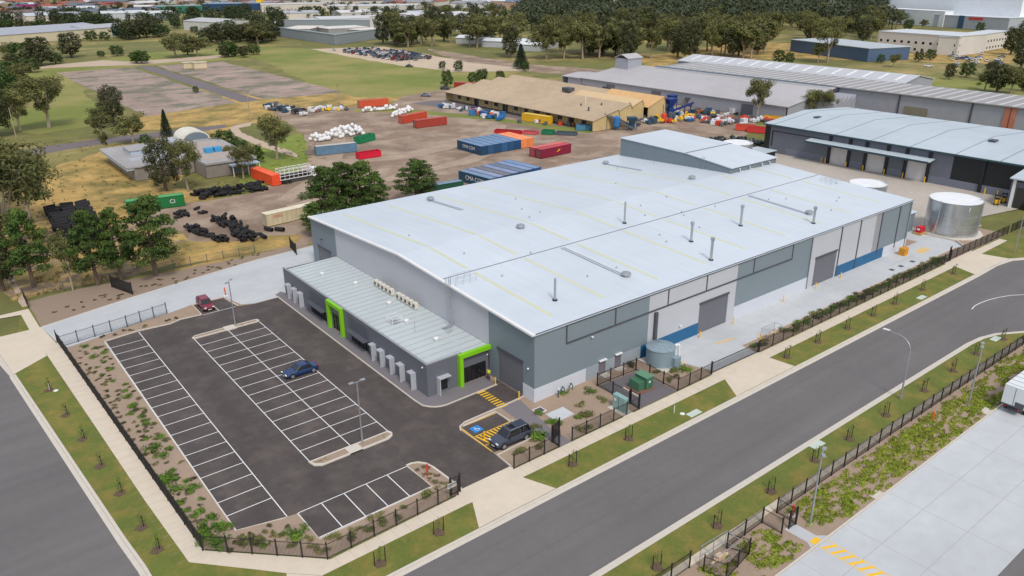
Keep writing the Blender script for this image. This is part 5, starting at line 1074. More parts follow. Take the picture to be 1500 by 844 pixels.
crow(126.3,139,YA-2,YB,3.4,6.0,m_tan); crow(139,147,YA,YB,4.6,6.8,m_tan); crow(147,155,YA+2,YA+34,4.6,7.2,m_pch); crow(147,155,YA+34.3,YB,4.6,7.2,m_tan); crow(155,164,YA,YA+26,4.6,7.6,mat('peach_roof2',(208,168,118),.8)); crow(155,163,YA+26.3,YB,4.6,7.4,m_tan)
MB().box(163,163.3,YA,YB,0,4.9).build('wall', m_cr, cf)
for k in range(13):
    y = 128+k*6.2; MB().box(129.18,129.29,y,y+(3.0 if k % 3 == 1 else 2.2),0 if k % 3 == 1 else 1.2,3.0 if k % 3 == 1 else 2.5).build('opening', MC['wall_black'], cf)
for k in range(20): MB().box(126.4,126.55,125+k*4.4,125.15+k*4.4,0,3.4).build('post', m_dgrey, cf)
MB().box(150,153,160,164,6.6,8.0).build('roof_vent', m_dgrey, cf); MB().tube((140,140,5),(140,140,9.5),.12).build('vent_pipe', m_white, cf)
for x, y in ((133,131),(136,138),(142,134),(150,128)): MB().tube((x,y,5.0),(x,y,6.4),.3,n=8).build('roof_vent', m_dgrey, cf)
# ================================================================== LONG GREY WAREHOUSES
lw = thing('warehouse', 'very long pale grey corrugated warehouse behind the cream factory and scrap yard', 'warehouse', (0,0,0))
m_lg = mat('long_roof', (176,174,176), .7, .05, .3, var2=.08, scale2=.03, stripes=('Y',1.0,.05,.12)); m_lw = mat('long_wall', (158,161,170), .7, .05, .4, var2=.06)
MB().extr([(191,0),(219,0),(219,8.6),(191,4.9)], 'y', 92, 92.3).build('wall', m_lw, lw); MB().box(191,191.3,92,206,0,4.9).build('wall', m_lw, lw); MB().extr([(191,0),(219,0),(219,8.6),(191,4.9)], 'y', 196.7, 197).build('wall', m_lw, lw)
MB().extr([(190.6,4.85),(220,8.8),(220,9.05),(190.6,5.1)], 'y', 91.6, 197.5).build('roof', m_lg, lw); MB().extr([(190.6,4.6),(201,5.6),(208,5.0),(208,5.2),(201,5.8),(190.6,4.8)], 'y', 197.6, 210).build('roof', m_lg, lw); MB().box(191,208,209.5,209.8,0,4.5).build('wall', m_lw, lw)
for y in (106,150,176): MB().box(190.88,190.995,y,y+5,0,4.0).build('roller_door', m_rdoor, lw)
tw = thing('roof_tower', 'small grey gabled hoist tower on top of the long pale warehouse', 'tower', (211,188,0)); MB().box(0,9,0,8,0,12.4).build('wall', m_lw, tw); MB().extr([(-.4,12.4),(4,14),(8.4,12.4),(8.4,12.6),(4,14.25),(-.4,12.6)], 'x', -.4, 9.4).build('roof', m_lg, tw)
l2 = thing('warehouse', 'large grey warehouse with a ribbed skylight roof at the right, behind the dark warehouse', 'warehouse', (0,0,0))
m_rb = mat('ribbed_roof', (150,150,152), .7, .05, .3, var2=.06, stripes=('Y',4.0,.0,.5)); 
MB().extr([(221.5,0),(246,0),(246,9.2),(221.5,8.9)], 'y', 178, 178.4).build('wall', m_lw, l2); MB().box(221.5,221.9,-60,122,0,9).build('wall', m_lw, l2); MB().box(218,218.3,92.3,178,9.3,9.9).build('wall', mat('blue_fascia',(120,136,146)), l2)
MB().extr([(220.8,9.0),(246,9.3),(246,9.55),(220.8,9.3)], 'y', -60, 178.5).build('roof', m_rb, l2)
for k in range(58):
    y = -56+k*4.0; MB().extr([(221.5,9.30),(245,9.55),(245,9.61),(221.5,9.37)], 'y', y, y+1.0).build('skylight_strip', mat('roof_strip', (192,190,186), .6), l2)
for y in (117,91,68,44,20): MB().box(221.2,221.49,y,y+.5,0,8.9).build('pilaster', m_dgrey, l2)
MB().box(221.3,221.49,58,66,0,5.4).build('roller_door', mat('khaki_door',(130,126,110)), l2); MB().box(221.2,221.49,31,34.5,0,8.8).build('rust_panel', mat('rust_panel',(186,120,98)), l2); MB().box(221.15,221.195,32.5,32.8,0,8.8).build('pipe', m_rust, l2)
for k in range(5):
    x = 207+k*2.9; MB().extr([(x,0),(x+2.8,0),(x+2.8,7.4),(x,5.4)],'y',84,91.5).build('sawtooth_bay', m_lw, l2)
l3 = thing('warehouse', 'pale warehouse roof with bright skylights in the row behind the ribbed roof', 'warehouse', (0,0,0))
MB().extr([(246.5,0),(270,0),(270,9),(258,11),(246.5,9)], 'y', 80, 80.3).build('wall', m_lw, l3); MB().extr([(246.5,0),(270,0),(270,9),(258,11),(246.5,9)], 'y', 189, 189.3).build('wall', m_lw, l3); MB().box(246.5,246.8,80.3,189,0,9).build('wall', m_lw, l3)
MB().extr([(246,9.0),(258,11.2),(270.4,9.0),(270.4,9.2),(258,11.45),(246,9.25)], 'y', 79.6, 189.6).build('roof', mat('l3roof',(186,188,194),.6,.05,.3), l3)
for k in range(16): MB().extr([(249,9.85),(256.5,11.22),(256.5,11.27),(249,9.9)],'y',84+k*6.6,85.2+k*6.6).build('skylight', mat('bright_strip', (226,228,228),.5), l3)
# ================================================================== FAR BUILDINGS
def bld(label, cat, x, y, rz, L, W, H, wc, rc, roof='flat', rise=2., win=0, dcol=None, group=None, name='building'):
    t = thing(name, label, cat, (x,y,0), rz, group)
    mw = mat('w_%d_%d_%d' % wc, wc, .8, .06, .2); mr = mat('r_%d_%d_%d' % rc, rc, .7, .07, .15)
    MB().box(0,L,0,W,0,H).build('wall', mw, t)
    if roof == 'gable': MB().extr([(-.4,H),(W/2,H+rise),(W+.4,H),(W+.4,H+.2),(W/2,H+rise+.25),(-.4,H+.2)],'x',-.4,L+.4).extr([(0,H),(W,H),(W/2,H+rise)],'x',.1,L-.1).build('roof', mr, t)
    elif roof == 'hip': q = MB(); k = min(L,W)/2; q.add([(-.5,-.5,H),(L+.5,-.5,H),(L+.5,W+.5,H),(-.5,W+.5,H),(k,W/2,H+rise),(L-k,W/2,H+rise)],[(0,1,5,4),(1,2,5),(2,3,4,5),(3,0,4),(3,2,1,0)]); q.build('roof', mr, t)
    else: MB().box(-.3,L+.3,-.3,W+.3,H,H+.35).build('roof', mr, t)
    if win:
        n = max(2, int(L/win))
        for fl_ in range(max(1, int(H/4))):
            for k in range(n): MB().box(L*(k+.3)/n,L*(k+.3)/n+win*.35,-.08,-.005,1.2+fl_*4,2.6+fl_*4).build('window', m_dark, t)
    return t
def at(px, py): p = g(px, py); return p.x, p.y
def pb(label, cat, p0, p1, depth, H, wc, rc, **k):   # front wall base runs between two ground points, body goes back from it
    a = g(*p0); b = g(*p1); L = (b-a).length; return bld(label, cat, a.x, a.y, math.atan2(b.y-a.y,b.x-a.x), L, depth, H, wc, rc, **k)
pb('long cream factory with pale grey roof at the upper left edge','factory',(-60,72),(165,53),70,7,(206,196,170),(160,164,174),roof='gable',rise=3)
pb('teal ended shed with grey roof near the upper left trees','shed',(128,56),(206,49),30,7,(50,110,140),(168,170,176),roof='gable',rise=2)
pb('white shed with dark openings among the upper left trees','shed',(270,44),(318,47),35,8,(196,196,192),(176,178,180),roof='gable',rise=2)
pb('very long dark blue warehouse near the top left','warehouse',(297,16.5),(395,15),60,9,(30,66,110),(120,140,160))
pb('green walled shed near the top left','shed',(233,21),(297,19),40,9,(40,116,96),(130,150,150))
pb('bright pink building in the far suburb','building',(25,15),(43,15),30,7,(168,70,130),(150,70,124)); pb('bright red building in the far suburb','building',(144,12),(160,12),30,7,(160,60,62),(150,70,70)); pb('magenta building beside the blue one in the far suburb','building',(103,13),(120,13),30,6,(180,50,120),(150,60,110))
pb('turquoise building in the far suburb','building',(8,12),(22,12),30,6,(60,150,160),(120,150,160)); pb('small blue building in the far suburb','building',(128,12.5),(138,12.5),30,6,(50,90,170),(120,130,160)); pb('yellow square sign building at the top','building',(377,14),(384,14),10,14,(236,200,40),(220,190,60))
# walled compound
wcx = thing('walled_compound', 'grey high walled compound with pale inner roofs beyond the green field', 'walled compound', (0,0,0))
pts_ = [g(404,53),g(492,66),g(566,55),g(600,50),g(560,41),g(405,41)]
m_cw = mat('compound_wall', (140,148,154), .8, .05, .1)
for a, b in zip(pts_, pts_[1:]+pts_[:1]):
    q = MB(); d = (b-a); q.rbox(((a.x+b.x)/2,(a.y+b.y)/2,3.5),d.length,.6,7,math.atan2(d.y,d.x)); q.build('wall', m_cw, wcx); q = MB(); q.rbox(((a.x+b.x)/2,(a.y+b.y)/2,7.3),d.length,1.2,.6,math.atan2(d.y,d.x)); q.build('wall_cap', mat('cap_pale',(176,190,198)), wcx)
pb('first pale roofed block inside the walled compound','building',(413,52),(455,52),40,5,(150,150,150),(214,206,196)); pb('second pale roofed block inside the walled compound','building',(482,52),(540,49),30,5,(150,150,150),(208,206,202)); pb('third pale roofed block by the right compound wall','building',(528,54),(566,51),18,5,(160,160,160),(216,208,200))
pb('long white blocks behind the walled compound','building',(470,40),(572,37),50,7,(214,214,212),(196,198,200)); pb('blue fronted shed behind the walled compound','shed',(424,40),(470,40),30,6,(70,120,150),(190,192,196)); pb('long pale warehouse at the top behind the golden paddock','warehouse',(384,18),(474,16),50,9,(200,194,184),(190,188,186)); pb('low pale shed behind the top middle trees','shed',(478,19),(610,18),50,8,(196,194,190),(198,198,200))
for a_, b_, l in (((630,45),(648,42),'left'),((668,46),(712,41),'right')): pb('white gabled warehouse behind the tall middle trees, %s one' % l,'warehouse',a_,b_,60,11,(206,204,200),(200,200,202),roof='gable',rise=3)
for i, (px, py) in enumerate(((668,64),(706,69),(738,74),(757,70))): 
    x, y = at(px, py); bld('%s pale roofed low shed from the left behind the middle tree row' % ORD[i],'shed',x,y,R(-60),26,14,4,(176,180,184),(210,216,220),roof='gable',rise=1.5,group='low sheds behind the tree row')
pb('blue steel warehouse with pale roof at the upper right','warehouse',(1157,75),(1270,90.5),30,7,(78,100,128),(176,184,190)); pb('blue steel end of the upper right warehouse, facing right','warehouse',(1270.5,90.5),(1320,73),40,7,(66,96,136),(176,184,190)) if False else None
q = pb('cream two storey office block with many dark windows at the upper right','office block',(1284,72),(1400,82),30,11,(206,202,196),(196,202,208),win=4.5); pb('cream two storey office wing continuing to the right','office block',(1401,82),(1472,70),12,10.4,(210,206,198),(196,202,208),win=4.5)
pb('huge white cool store with sloping sides at the top right','warehouse',(1296,31),(1489,44),80,25,(236,240,244),(240,242,244)); o = pb('grey office with a red sign strip at the upper right','office block',(1366,39),(1475,46),30,10,(166,172,180),(196,202,210))
MB().box(24,29,-.5,-.01,0,10.5).build('glass_stair', mat('stair_blue',(50,80,110)), o); MB().box(33,46,-.4,-.01,7.6,9.4).build('red_sign', mat('sign_red',(206,50,60)), o)
wt_ = thing('water_tower', 'thin concrete water tower among the trees at the top', 'water tower', (*at(1065,9),0)); MB().box(-4,4,-4,4,14,24).build('tank', mat('tower_tan',(180,160,140)), wt_); MB().tube((0,0,0),(0,0,14),2.4,n=10).build('shaft', MC['tower_tan'], wt_)
pb('white lower annex with dark glass in front of the huge cool store','building',(1291,33),(1380,40),10,13,(226,230,234),(232,236,240))
for i, (a_, b_, d_, wc_, rc__) in enumerate((((500,29),(560,27),40,(190,188,184),(206,206,206)),((600,30),(640,29),30,(200,196,186),(180,186,194)),((690,33),(735,31),40,(196,196,196),(204,206,208)),((40,34),(120,31),50,(200,190,176),(186,190,196)),((150,30),(215,28),40,(180,186,192),(196,200,204)),((420,30),(470,28),30,(206,200,190),(168,172,180)),((60,22),(140,20),40,(190,194,196),(204,208,210)),((215,30),(262,28),34,(170,182,190),(200,204,208)))): pb('%s long pale warehouse in the band before the distant suburb' % ORD[i],'warehouse',a_,b_,d_,7,wc_,rc__,roof='gable',rise=2)
# suburb houses
rc_ = {(150,84,66):'terracotta',(112,96,92):'brown',(140,142,148):'grey',(196,198,200):'white',(96,104,118):'slate'}
hm = {}
for i in range(270):
    big = i % 2 == 0
    px = rnd.uniform(-40,800) if i < 225 else rnd.uniform(800,1300); py = rnd.uniform(-3,34) if px < 420 else rnd.uniform(-3,12) if px < 800 else rnd.uniform(-4,10)
    if py > 16 and 225 < px < 420: py = rnd.uniform(-3,10)
    rcx = rnd.choice(list(rc_)); p = g(px, py)
    key = (rcx, big, rnd.randrange(3))
    if key not in hm:
        L, W, H = (rnd.uniform(34,60), rnd.uniform(20,30), rnd.uniform(5.5,7.5)) if big else (rnd.uniform(14,20), rnd.uniform(10,13), 3.4)
        hm[key] = bld('x','house',p.x,p.y,R(-60+rnd.choice((0,90))+rnd.uniform(-8,8)),L,W,H,rnd.choice([(214,208,196),(196,186,170),(168,140,120),(206,206,204)]),rcx,roof='hip' if not big else 'gable',rise=2.6,name='warehouse' if big else 'house'); o = hm[key]
    else: o = dup(hm[key],(p.x,p.y,0),R(-60+rnd.choice((0,90))+rnd.uniform(-8,8)),rnd.uniform(.8,1.15))
    zone = 'far left' if px < 260 else 'middle left' if px < 520 else 'middle' if px < 800 else 'right'
    o['label'] = '%s roofed %s in the distant suburb at the %s of the skyline' % (rc_[rcx], 'shed' if big else 'house', zone); o['category'] = 'shed' if big else 'house'; o['group'] = 'distant %s roofs' % rc_[rcx]
# ================================================================== PARKED CARS, FAR LOT
pc = [(214,216,220),(60,64,72),(150,30,40),(40,70,120),(120,124,130),(24,26,30)]; pn = ['white','dark grey','red','blue','silver','black']; pm = []
for c_ in pc:
    b_, g_, r_ = carmesh(4.5,1.8,1.45,'sedan'); q = MB(); q.add(b_.v, b_.f, 0); q.add(r_.v, r_.f, 0); q.add(g_.v, g_.f, 1)
    for sx in (-1.4,1.35):
        for s in (-1,1): q.tube((sx,s*.7,.33),(sx,s*.92,.33),.33,n=8,mi=1)
    pm.append(q.mesh('parked_car', [mat('pc_%d_%d_%d' % c_, c_, .3), m_dark]))
def farcar(x, y, rz, k, lab, grp): o = link('parked_car', pm[k]); o.location = (x,y,0); o.rotation_euler = (0,0,rz); tag(o, lab, 'car', grp)
A_, B_, C_, D_ = g(480,74), g(572,70), g(640,86), g(590,91)
for r_ in range(8):
    for k in range(17):
        if rnd.random() < .14 or (r_ > 5 and k < 4): continue
        u, v = (k+.5)/17, (r_+.5)/8; p = (A_*(1-u)+D_*u)*(1-v)+(B_*(1-u)+C_*u)*v; c_ = rnd.choice((0,0,4,1,5,3,2,4,1)); farcar(p.x,p.y,R(40+rnd.uniform(-4,4)),c_,'%s car in the dense far parking lot beyond the green field' % pn[c_],'cars in the far lot')
for i, (px, py, k, l) in enumerate(((652,131,1,'dark car parked left of the cream factory under the round tree'),(624,141,4,'silver car on the track left of the cream factory'),(1360,98,0,'white vehicle by the upper right office drive'),(600,98,1,'dark car alone beside the far parking lot'))):
    x, y = at(px, py); farcar(x, y, R(-50), k, l, 'stray cars')
for k in range(26):
    x, y = at(1390+rnd.uniform(0,110), 78+rnd.uniform(0,10)+k*.5); c_ = rnd.choice((0,4,3,0)); farcar(x,y,R(rnd.choice((20,110))),c_,'%s car in the yard at the upper right behind the trees' % pn[c_],'cars at the upper right')
# site hut pair on pad
for i, px in enumerate((270,285)):
    x, y = at(px, 101); bld(('left' if i == 0 else 'right')+' small cream hut standing on the old concrete pad','hut',x,y,R(0),7,4,3,(206,192,160),(196,186,166))
# power poles
for i, (px, py, ty) in enumerate(((367,178,132),(497,152,122),(24,203,158),(600,98,84),(956,95,80))):
    b_ = g(px, py); h = height(b_, ty); t = thing('power_pole', '%s bare timber power pole from the left across the paddocks' % ORD[[1,2,0,3,4][i]], 'power pole', (b_.x,b_.y,0), R(30), 'power poles'); MB().tube((0,0,0),(0,0,h),.18,.12,n=6).build('pole', m_barkp, t); MB().box(-1.2,1.2,-.06,.06,h-1,h-.85).build('crossarm', m_bark, t)
# ================================================================== TREES
def leafmat(name, c, c2, rand=.18): return mat(name, c, .75, .35, .45, var2=.25, scale2=1.6, col2=c2, mix2=(.5,.35,.12), spec=.2, rand=rand)
L_pine = leafmat('pine_leaf', (52,76,34), (88,108,50)); L_euc = leafmat('gum_leaf', (80,88,50), (116,114,70)); L_dark = leafmat('dark_leaf', (30,50,34), (50,68,42)); L_round = leafmat('bush_leaf', (48,72,32), (76,94,46)); L_far = leafmat('far_leaf', (48,62,40), (74,84,52), .25)
def leaves(q, c, rx, ry, rz, n, s, rg, shell=.45):
    for _ in range(n):
        while True:
            d = Vector((rg.gauss(0,1),rg.gauss(0,1),rg.gauss(0,1)))
            if d.length > .01: break
        d.normalize(); k = shell+(1-shell)*rg.random(); p = Vector((c[0]+d.x*rx*k, c[1]+d.y*ry*k, c[2]+d.z*rz*k))
        nrm = (d+Vector((rg.gauss(0,.5),rg.gauss(0,.5),rg.gauss(0,.5)+.35))).normalized(); a = nrm.orthogonal().normalized(); b = nrm.cross(a); t = rg.uniform(0,6.3); a, b = a*math.cos(t)+b*math.sin(t), b*math.cos(t)-a*math.sin(t)
        l, w_ = s*rg.uniform(.7,1.3), s*rg.uniform(.35,.7)
        q.add([p-a*l, p-b*w_, p+a*l, p+b*w_], [(0,1,2,3)])
def treemesh(kind, seed, dens=1., ls=1.):
    """unit tree, 10 m tall; returns (trunk MB, crown MB)"""
    rg = random.Random(seed); t = MB(); c = MB(); H = 10
    if kind == 'pine':
        t.tube((0,0,0),(.1,.1,5),.3,.2,n=7).tube((.1,.1,5),(0,0,9.2),.2,.06,n=6)
        for k in range(36):
            z = 2.2+k*.2; a = k*2.4+rg.uniform(-.6,.6); r = (2.7 if z < 6 else 2.7*(10.6-z)/4.6)*rg.uniform(.55,1.15); e = (r*math.cos(a), r*math.sin(a), z+.4)
            t.tube((0,0,z-.3),(e[0]*.8,e[1]*.8,z+.1),.08,.03,n=4); s = rg.uniform(.75,1.3)-.01*k
            leaves(c, e, s*1.25, s*1.25, s*.55, int(230*dens*s), .16*ls, rg)
            if k % 2: leaves(c, (e[0]*.5,e[1]*.5,e[2]+.1), s, s, s*.5, int(120*dens), .17*ls, rg)
        leaves(c, (0,0,9.2), .9,.9,.8, int(220*dens), .16*ls, rg)
    elif kind == 'gum':
        nb = 7; t.tube((0,0,0),(.2,0,2.8),.3,.22,n=7)
        for k in range(nb):
            a = k*6.28/nb+rg.uniform(-.4,.4); r = rg.uniform(1.2,2.6); z = rg.uniform(5,8.6); e = (r*math.cos(a), r*math.sin(a), z); m_ = (e[0]*.45,e[1]*.45,4.3)
            t.tube((.2,0,2.6),m_,.16,.11,n=5); t.tube(m_,e,.11,.04,n=5)
            for j in range(5):
                p = (e[0]+rg.gauss(0,.85), e[1]+rg.gauss(0,.85), min(9.2,e[2]+rg.gauss(0,.8))); s = rg.uniform(1.0,1.4); t.tube(e, p, .04, .02, n=3); leaves(c, p, s*1.15, s*1.15, s*.8, int(200*dens), .17*ls, rg)
        for j in range(4): a = rg.uniform(0,6.3); leaves(c, (1.4*math.cos(a),1.4*math.sin(a),rg.uniform(3.6,5)), .9,.9,.6, int(110*dens), .17*ls, rg)
    elif kind == 'conifer':
        t.tube((0,0,0),(0,0,9.5),.25,.04,n=6)
        for k in range(13):
            z = .8+k*.72; r = 2.3*(1-z/10.4)
            for j in range(6): a = j*1.05+k*.5; leaves(c, (r*.7*math.cos(a),r*.7*math.sin(a),z), r*.55+.15, r*.55+.15, .55, int(75*dens), .17*ls, rg)
        leaves(c, (0,0,9.5), .25,.25,.6, int(40*dens), .13*ls, rg)
    elif kind == 'round':
        t.tube((0,0,0),(0,0,6),.35,.15,n=6)
        for k in range(26):
            a = k*2.4; z = 1.6+7.4*(k/25); r = 3.9*math.sqrt(max(.02,1-((z-4.6)/5.2)**2))*rg.uniform(.55,.95); s = rg.uniform(1.1,1.7); leaves(c, (r*math.cos(a),r*math.sin(a),z), s, s, s*.85, int(150*dens), .24*ls, rg)
    elif kind == 'dense':
        t.tube((0,0,0),(.1,0,5),.35,.2,n=7)
        for k in range(34):
            a = k*2.4; z = 1.7+7.4*(k/33); r = 2.6*math.sqrt(max(.02,1-((z-5.4)/5)**2))*rg.uniform(.5,1.0); s = rg.uniform(.8,1.25)
            if k % 4 == 0: t.tube((0,0,z*.6),(r*math.cos(a)*.8,r*math.sin(a)*.8,z),.08,.03,n=4)
            leaves(c, (r*math.cos(a),r*math.sin(a),z), s, s, s*.9, int(170*dens), .17*ls, rg)
    return t, c
TM = {}
LM = dict(pine=L_pine, gum=L_euc, conifer=L_dark, round=L_round, dense=mat('olive_leaf', (66,74,46), .75, .35, .45, var2=.25, scale2=1.6, col2=(82,82,58), mix2=(.5,.35,.12), spec=.2, rand=.15))
def tmesh(kind, v, lod):
    k = (kind, v, lod)
    if k not in TM:
        t, c = treemesh(kind, v*17+3, (1, .42, .14)[lod], (1, 1.6, 2.5)[lod]); TM[k] = (t.mesh('trunk', m_barkp if kind == 'gum' else m_bark, fix=False), c.mesh('crown', LM[kind] if lod < 2 else (L_far if kind != 'gum' else LM['gum']), fix=False))
    return TM[k]
def tree(x, y, h, kind, label, lod=0, v=None, wide=1., group=None, rz=None):
    v = rnd.randrange(3) if v is None else v; tm, c_ = tmesh(kind, v, lod)
    t = thing({'pine':'pine_tree','gum':'gum_tree','conifer':'conifer_tree','round':'round_tree','dense':'broadleaf_tree'}[kind], label, 'tree', (x,y,0), rnd.uniform(0,6.3) if rz is None else rz, group, (h/10*wide,h/10*wide,h/10))
    link('trunk', tm, t); link('crown', c_, t); return t
def pt(px, py, ty, kind, label, lod=0, v=None, wide=1., group=None): b_ = g(px, py); return tree(b_.x, b_.y, max(1.5, height(b_, ty)*1.0), kind, label, lod, v, wide, group)
# near ones
pt(49,420,308,'pine','tall dark green pine at the far left of the front row',0,0,.85); pt(144,418,306,'pine','tall pine third from the left in the front row, leaning over the fence',0,1,.85)
pt(178,411,303,'pine','tall pine between two others in front of the tyre stack',0,2,.65); pt(229,404,287,'pine','tallest broad green pine in front of the green container',0,0,1.0)
pt(107,425,335,'gum','thin almost bare young tree left of the front pines',1,1,.5)
pt(10,392,206,'gum','huge spreading eucalyptus at the left edge above the front pines',0,0,1.0); pt(-30,330,180,'gum','big eucalyptus cut by the left edge of the photo',0,2,1.0); pt(45,330,225,'gum','olive eucalyptus behind the huge one at the left edge',0,1,1.1); pt(5,425,330,'dense','dark leafy tree at the left edge below the eucalyptus',0,1,.9)
pt(480,332,243,'pine','broad dark pine touching the left corner of the big roof',0,1,1.05); pt(506,322,236,'pine','second broad dark pine behind the roof edge',0,2,.95); pt(530,318,236,'pine','third broad dark pine in the clump behind the roof edge',0,0,1.15); pt(552,310,250,'pine','small fourth pine at the right of the clump',0,1,1.0); pt(462,345,296,'pine','low pine at the left foot of the clump by the roof corner',0,2,1.1)
pt(612,296,233,'pine','single dark pine right of the clump behind the roof',0,2,1.5)
pt(406,233,165,'gum','tall umbrella shaped gum tree above the gravel yard track',0,2,1.0); pt(243,279,198,'dense','dense dark olive tree in front of the derelict building',0,0,1.0); pt(276,280,205,'gum','thin pale trunk gum right of the dense olive tree',0,1,.75)
pt(357,262,211,'gum','loose green tree right of the derelict building',0,0,.95); pt(338,240,214,'gum','small loose tree between the derelict building and the track',0,1,.9); pt(330,220,190,'round','dark rounded bush behind the derelict building',1,0,1.6); pt(352,228,204,'round','low dark bush right of the white vault roof',1,1,1.6); pt(375,238,212,'round','dark bush beside the lush grass',1,2,1.2)
pt(245,201,160,'conifer','dark pointed conifer behind the derelict building',0,0,1.0); pt(168,184,124,'dense','dark green tree alone on the edge of the old concrete pad',0,1,1.15); MC['olive_leaf'] 
pt(72,187,112,'gum','big spreading green tree at the upper left',0,1,1.15); pt(30,192,125,'gum','green tree left of the big spreading one',0,2,1.1); pt(-8,200,115,'dense','dark tree at the left edge of the upper paddock',0,0,1.2); pt(3,160,100,'round','dark tree mass at the left edge',1,1,1.2)
pt(150,205,155,'gum','sparse tree half dead beside the dark green tree',1,0,.9); pt(195,210,165,'gum','low straggly green tree right of the dark tree',1,2,1.2); pt(214,218,196,'round','small green bush near the derelict building',1,0,1); pt(156,225,190,'gum','thin bare looking tree by the old road',1,1,.5)
pt(208,93,73,'round','wide dark clipped looking bush beside the strip road',1,1,1.6); pt(287,136,126,'round','small round bush on the concrete pad',1,0,1.1); pt(655,128,101,'round','round dark tree by the cream factory corner',0,0,.85); pt(763,100,64,'conifer','bright green pyramid tree right of the dirt lot',0,1,1.5)
for i, (px, py, ty, l) in enumerate(((692,121,105,'round bush behind the cream factory, left'),(706,120,100,'round bush behind the cream factory, middle'),(733,118,103,'round bush behind the cream factory, right'),(672,104,88,'small tree right of the far car lot'),(648,101,89,'round bush beside the far car lot'),(770,104,90,'low shrub below the pyramid tree'))): pt(px,py,ty,'round',l,1,i % 3,1.2)
pt(1108,176,115,'gum','olive gum tree in front of the long grey warehouse',0,1,.8); pt(1185,172,129,'gum','left of two olive gum trees by the dark warehouse roof',0,2,1.0); pt(1212,172,133,'gum','right of two olive gum trees by the dark warehouse roof',0,0,1.0)
pt(1212,92,24,'gum','tall olive gum tree in front of the blue steel warehouse',0,0,.9); pt(1198,92,60,'gum','lower gum tree beside the tall one at the blue warehouse',1,1,.9); pt(1140,92,72,'round','round green tree left of the blue steel warehouse',1,0,1.1); pt(1156,93,76,'round','second round green tree left of the blue steel warehouse',1,1,1.1)
for i, (px, py, ty, kd) in enumerate(((1290,92,79,'round'),(1308,98,78,'gum'),(1345,90,74,'round'),(1362,88,72,'round'),(1390,116,92,'dense'),(1415,113,90,'round'),(1442,132,100,'gum'),(1460,135,92,'dense'),(1480,137,96,'gum'),(1498,133,98,'dense'),(1450,118,88,'dense'),(1495,100,60,'dense'),(1480,80,38,'dense'),(1500,70,28,'dense'),(1185,45,20,'dense'),(1312,42,14,'gum'),(1330,44,28,'round'),(1435,46,32,'round'),(1352,42,28,'gum'),(1372,24,12,'round'))): pt(px,py,ty,kd,'%s green tree from the left along the upper right driveways' % ORD[i],1,i % 3,1.2,'trees at the upper right')
for i, (px, py, ty, kd) in enumerate(((2,64,48,'dense'),(16,62,44,'dense'),(28,60,46,'round'),(92,46,30,'dense'),(110,44,28,'dense'),(125,44,32,'round'),(75,46,30,'dense'),(60,45,28,'round'),(45,46,30,'dense'),(30,42,26,'dense'),(10,44,28,'round'),(140,45,30,'round'),(172,44,28,'dense'),(205,56,26,'dense'),(215,54,28,'dense'),(352,60,34,'dense'),(371,62,36,'dense'),(378,64,32,'gum'),(410,44,24,'dense'),(392,48,28,'dense'),(330,84,66,'dense'),(358,84,66,'dense'),(5,130,96,'dense'),(22,128,98,'gum'),(-5,150,100,'dense'),(34,118,90,'gum'),(12,118,88,'round'),(60,96,52,'dense'),(105,84,46,'dense'),(14,84,62,'gum'),(38,92,60,'round'),(82,93,76,'round'),(258,84,48,'gum'),(290,82,52,'gum'),(275,80,58,'dense'),(335,83,60,'round'),(345,82,66,'round'),(372,80,64,'round'),(134,60,44,'round'),(154,59,46,'round'),(172,82,66,'round'),(190,58,30,'dense'),(225,50,24,'dense'),(240,52,36,'round'),(325,64,32,'dense'),(345,62,36,'dense'),(362,60,34,'dense'),(385,62,30,'dense'),(398,60,34,'dense'),(285,48,38,'round'),(310,62,38,'dense'),(148,83,74,'round'),(20,104,78,'dense'),(46,106,84,'round'),(-10,100,74,'dense'),(200,92,76,'round'))): pt(px,py,ty,kd,'dark green tree %d' % i if False else 'scattered dark green tree in the upper left parkland',1,i % 3,1.65,'upper left parkland trees')
# tall eucalypt belts, individual trees
for i in range(72):
    px = 560+rnd.random()*180 if i < 22 else 740+rnd.random()*385; py = 62+rnd.random()*8 if i < 22 else 76+rnd.random()*14-(6 if rnd.random() < .35 else 0)-(px-740)*.006
    b_ = g(px, py); tree(b_.x, b_.y, rnd.uniform(17,24), rnd.choice(('gum','gum','dense')), 'tall olive eucalyptus in the dense belt across the upper middle', 1, None, rnd.uniform(.8,1.1), 'upper middle eucalyptus belt')
for i in range(80):
    px = 600+rnd.random()*690; py = rnd.uniform(36,66); b_ = g(px, py); tree(b_.x, b_.y, rnd.uniform(14,22), rnd.choice(('gum','dense')), 'dark eucalyptus in the deeper row behind the upper middle belt', 1, None, rnd.uniform(.9,1.3), 'deeper eucalyptus row')
for i in range(60):
    px = rnd.uniform(-20,760); py = rnd.choice((rnd.uniform(20,30),rnd.uniform(34,44))); b_ = g(px, py)
    if 400 < px < 600 and py > 33: py = 24; b_ = g(px, 27)
    tree(b_.x, b_.y, rnd.uniform(9,16), rnd.choice(('dense','round')), 'small dark tree in the windbreak rows before the distant suburb', 2, None, rnd.uniform(1,1.5), 'windbreak trees before the suburb')
for i in range(75):
    px = rnd.uniform(-30,410); py = rnd.choice((rnd.uniform(24,29),rnd.uniform(36,42),rnd.uniform(50,62))) if px > 175 else rnd.choice((rnd.uniform(24,28),rnd.uniform(38,44)))
    b_ = g(px, py); tree(b_.x, b_.y, rnd.uniform(9,15), rnd.choice(('dense','round')), 'dark tree in the thick rows around the upper left sheds', 2, None, rnd.uniform(1.1,1.7), 'thick tree rows at the upper left')
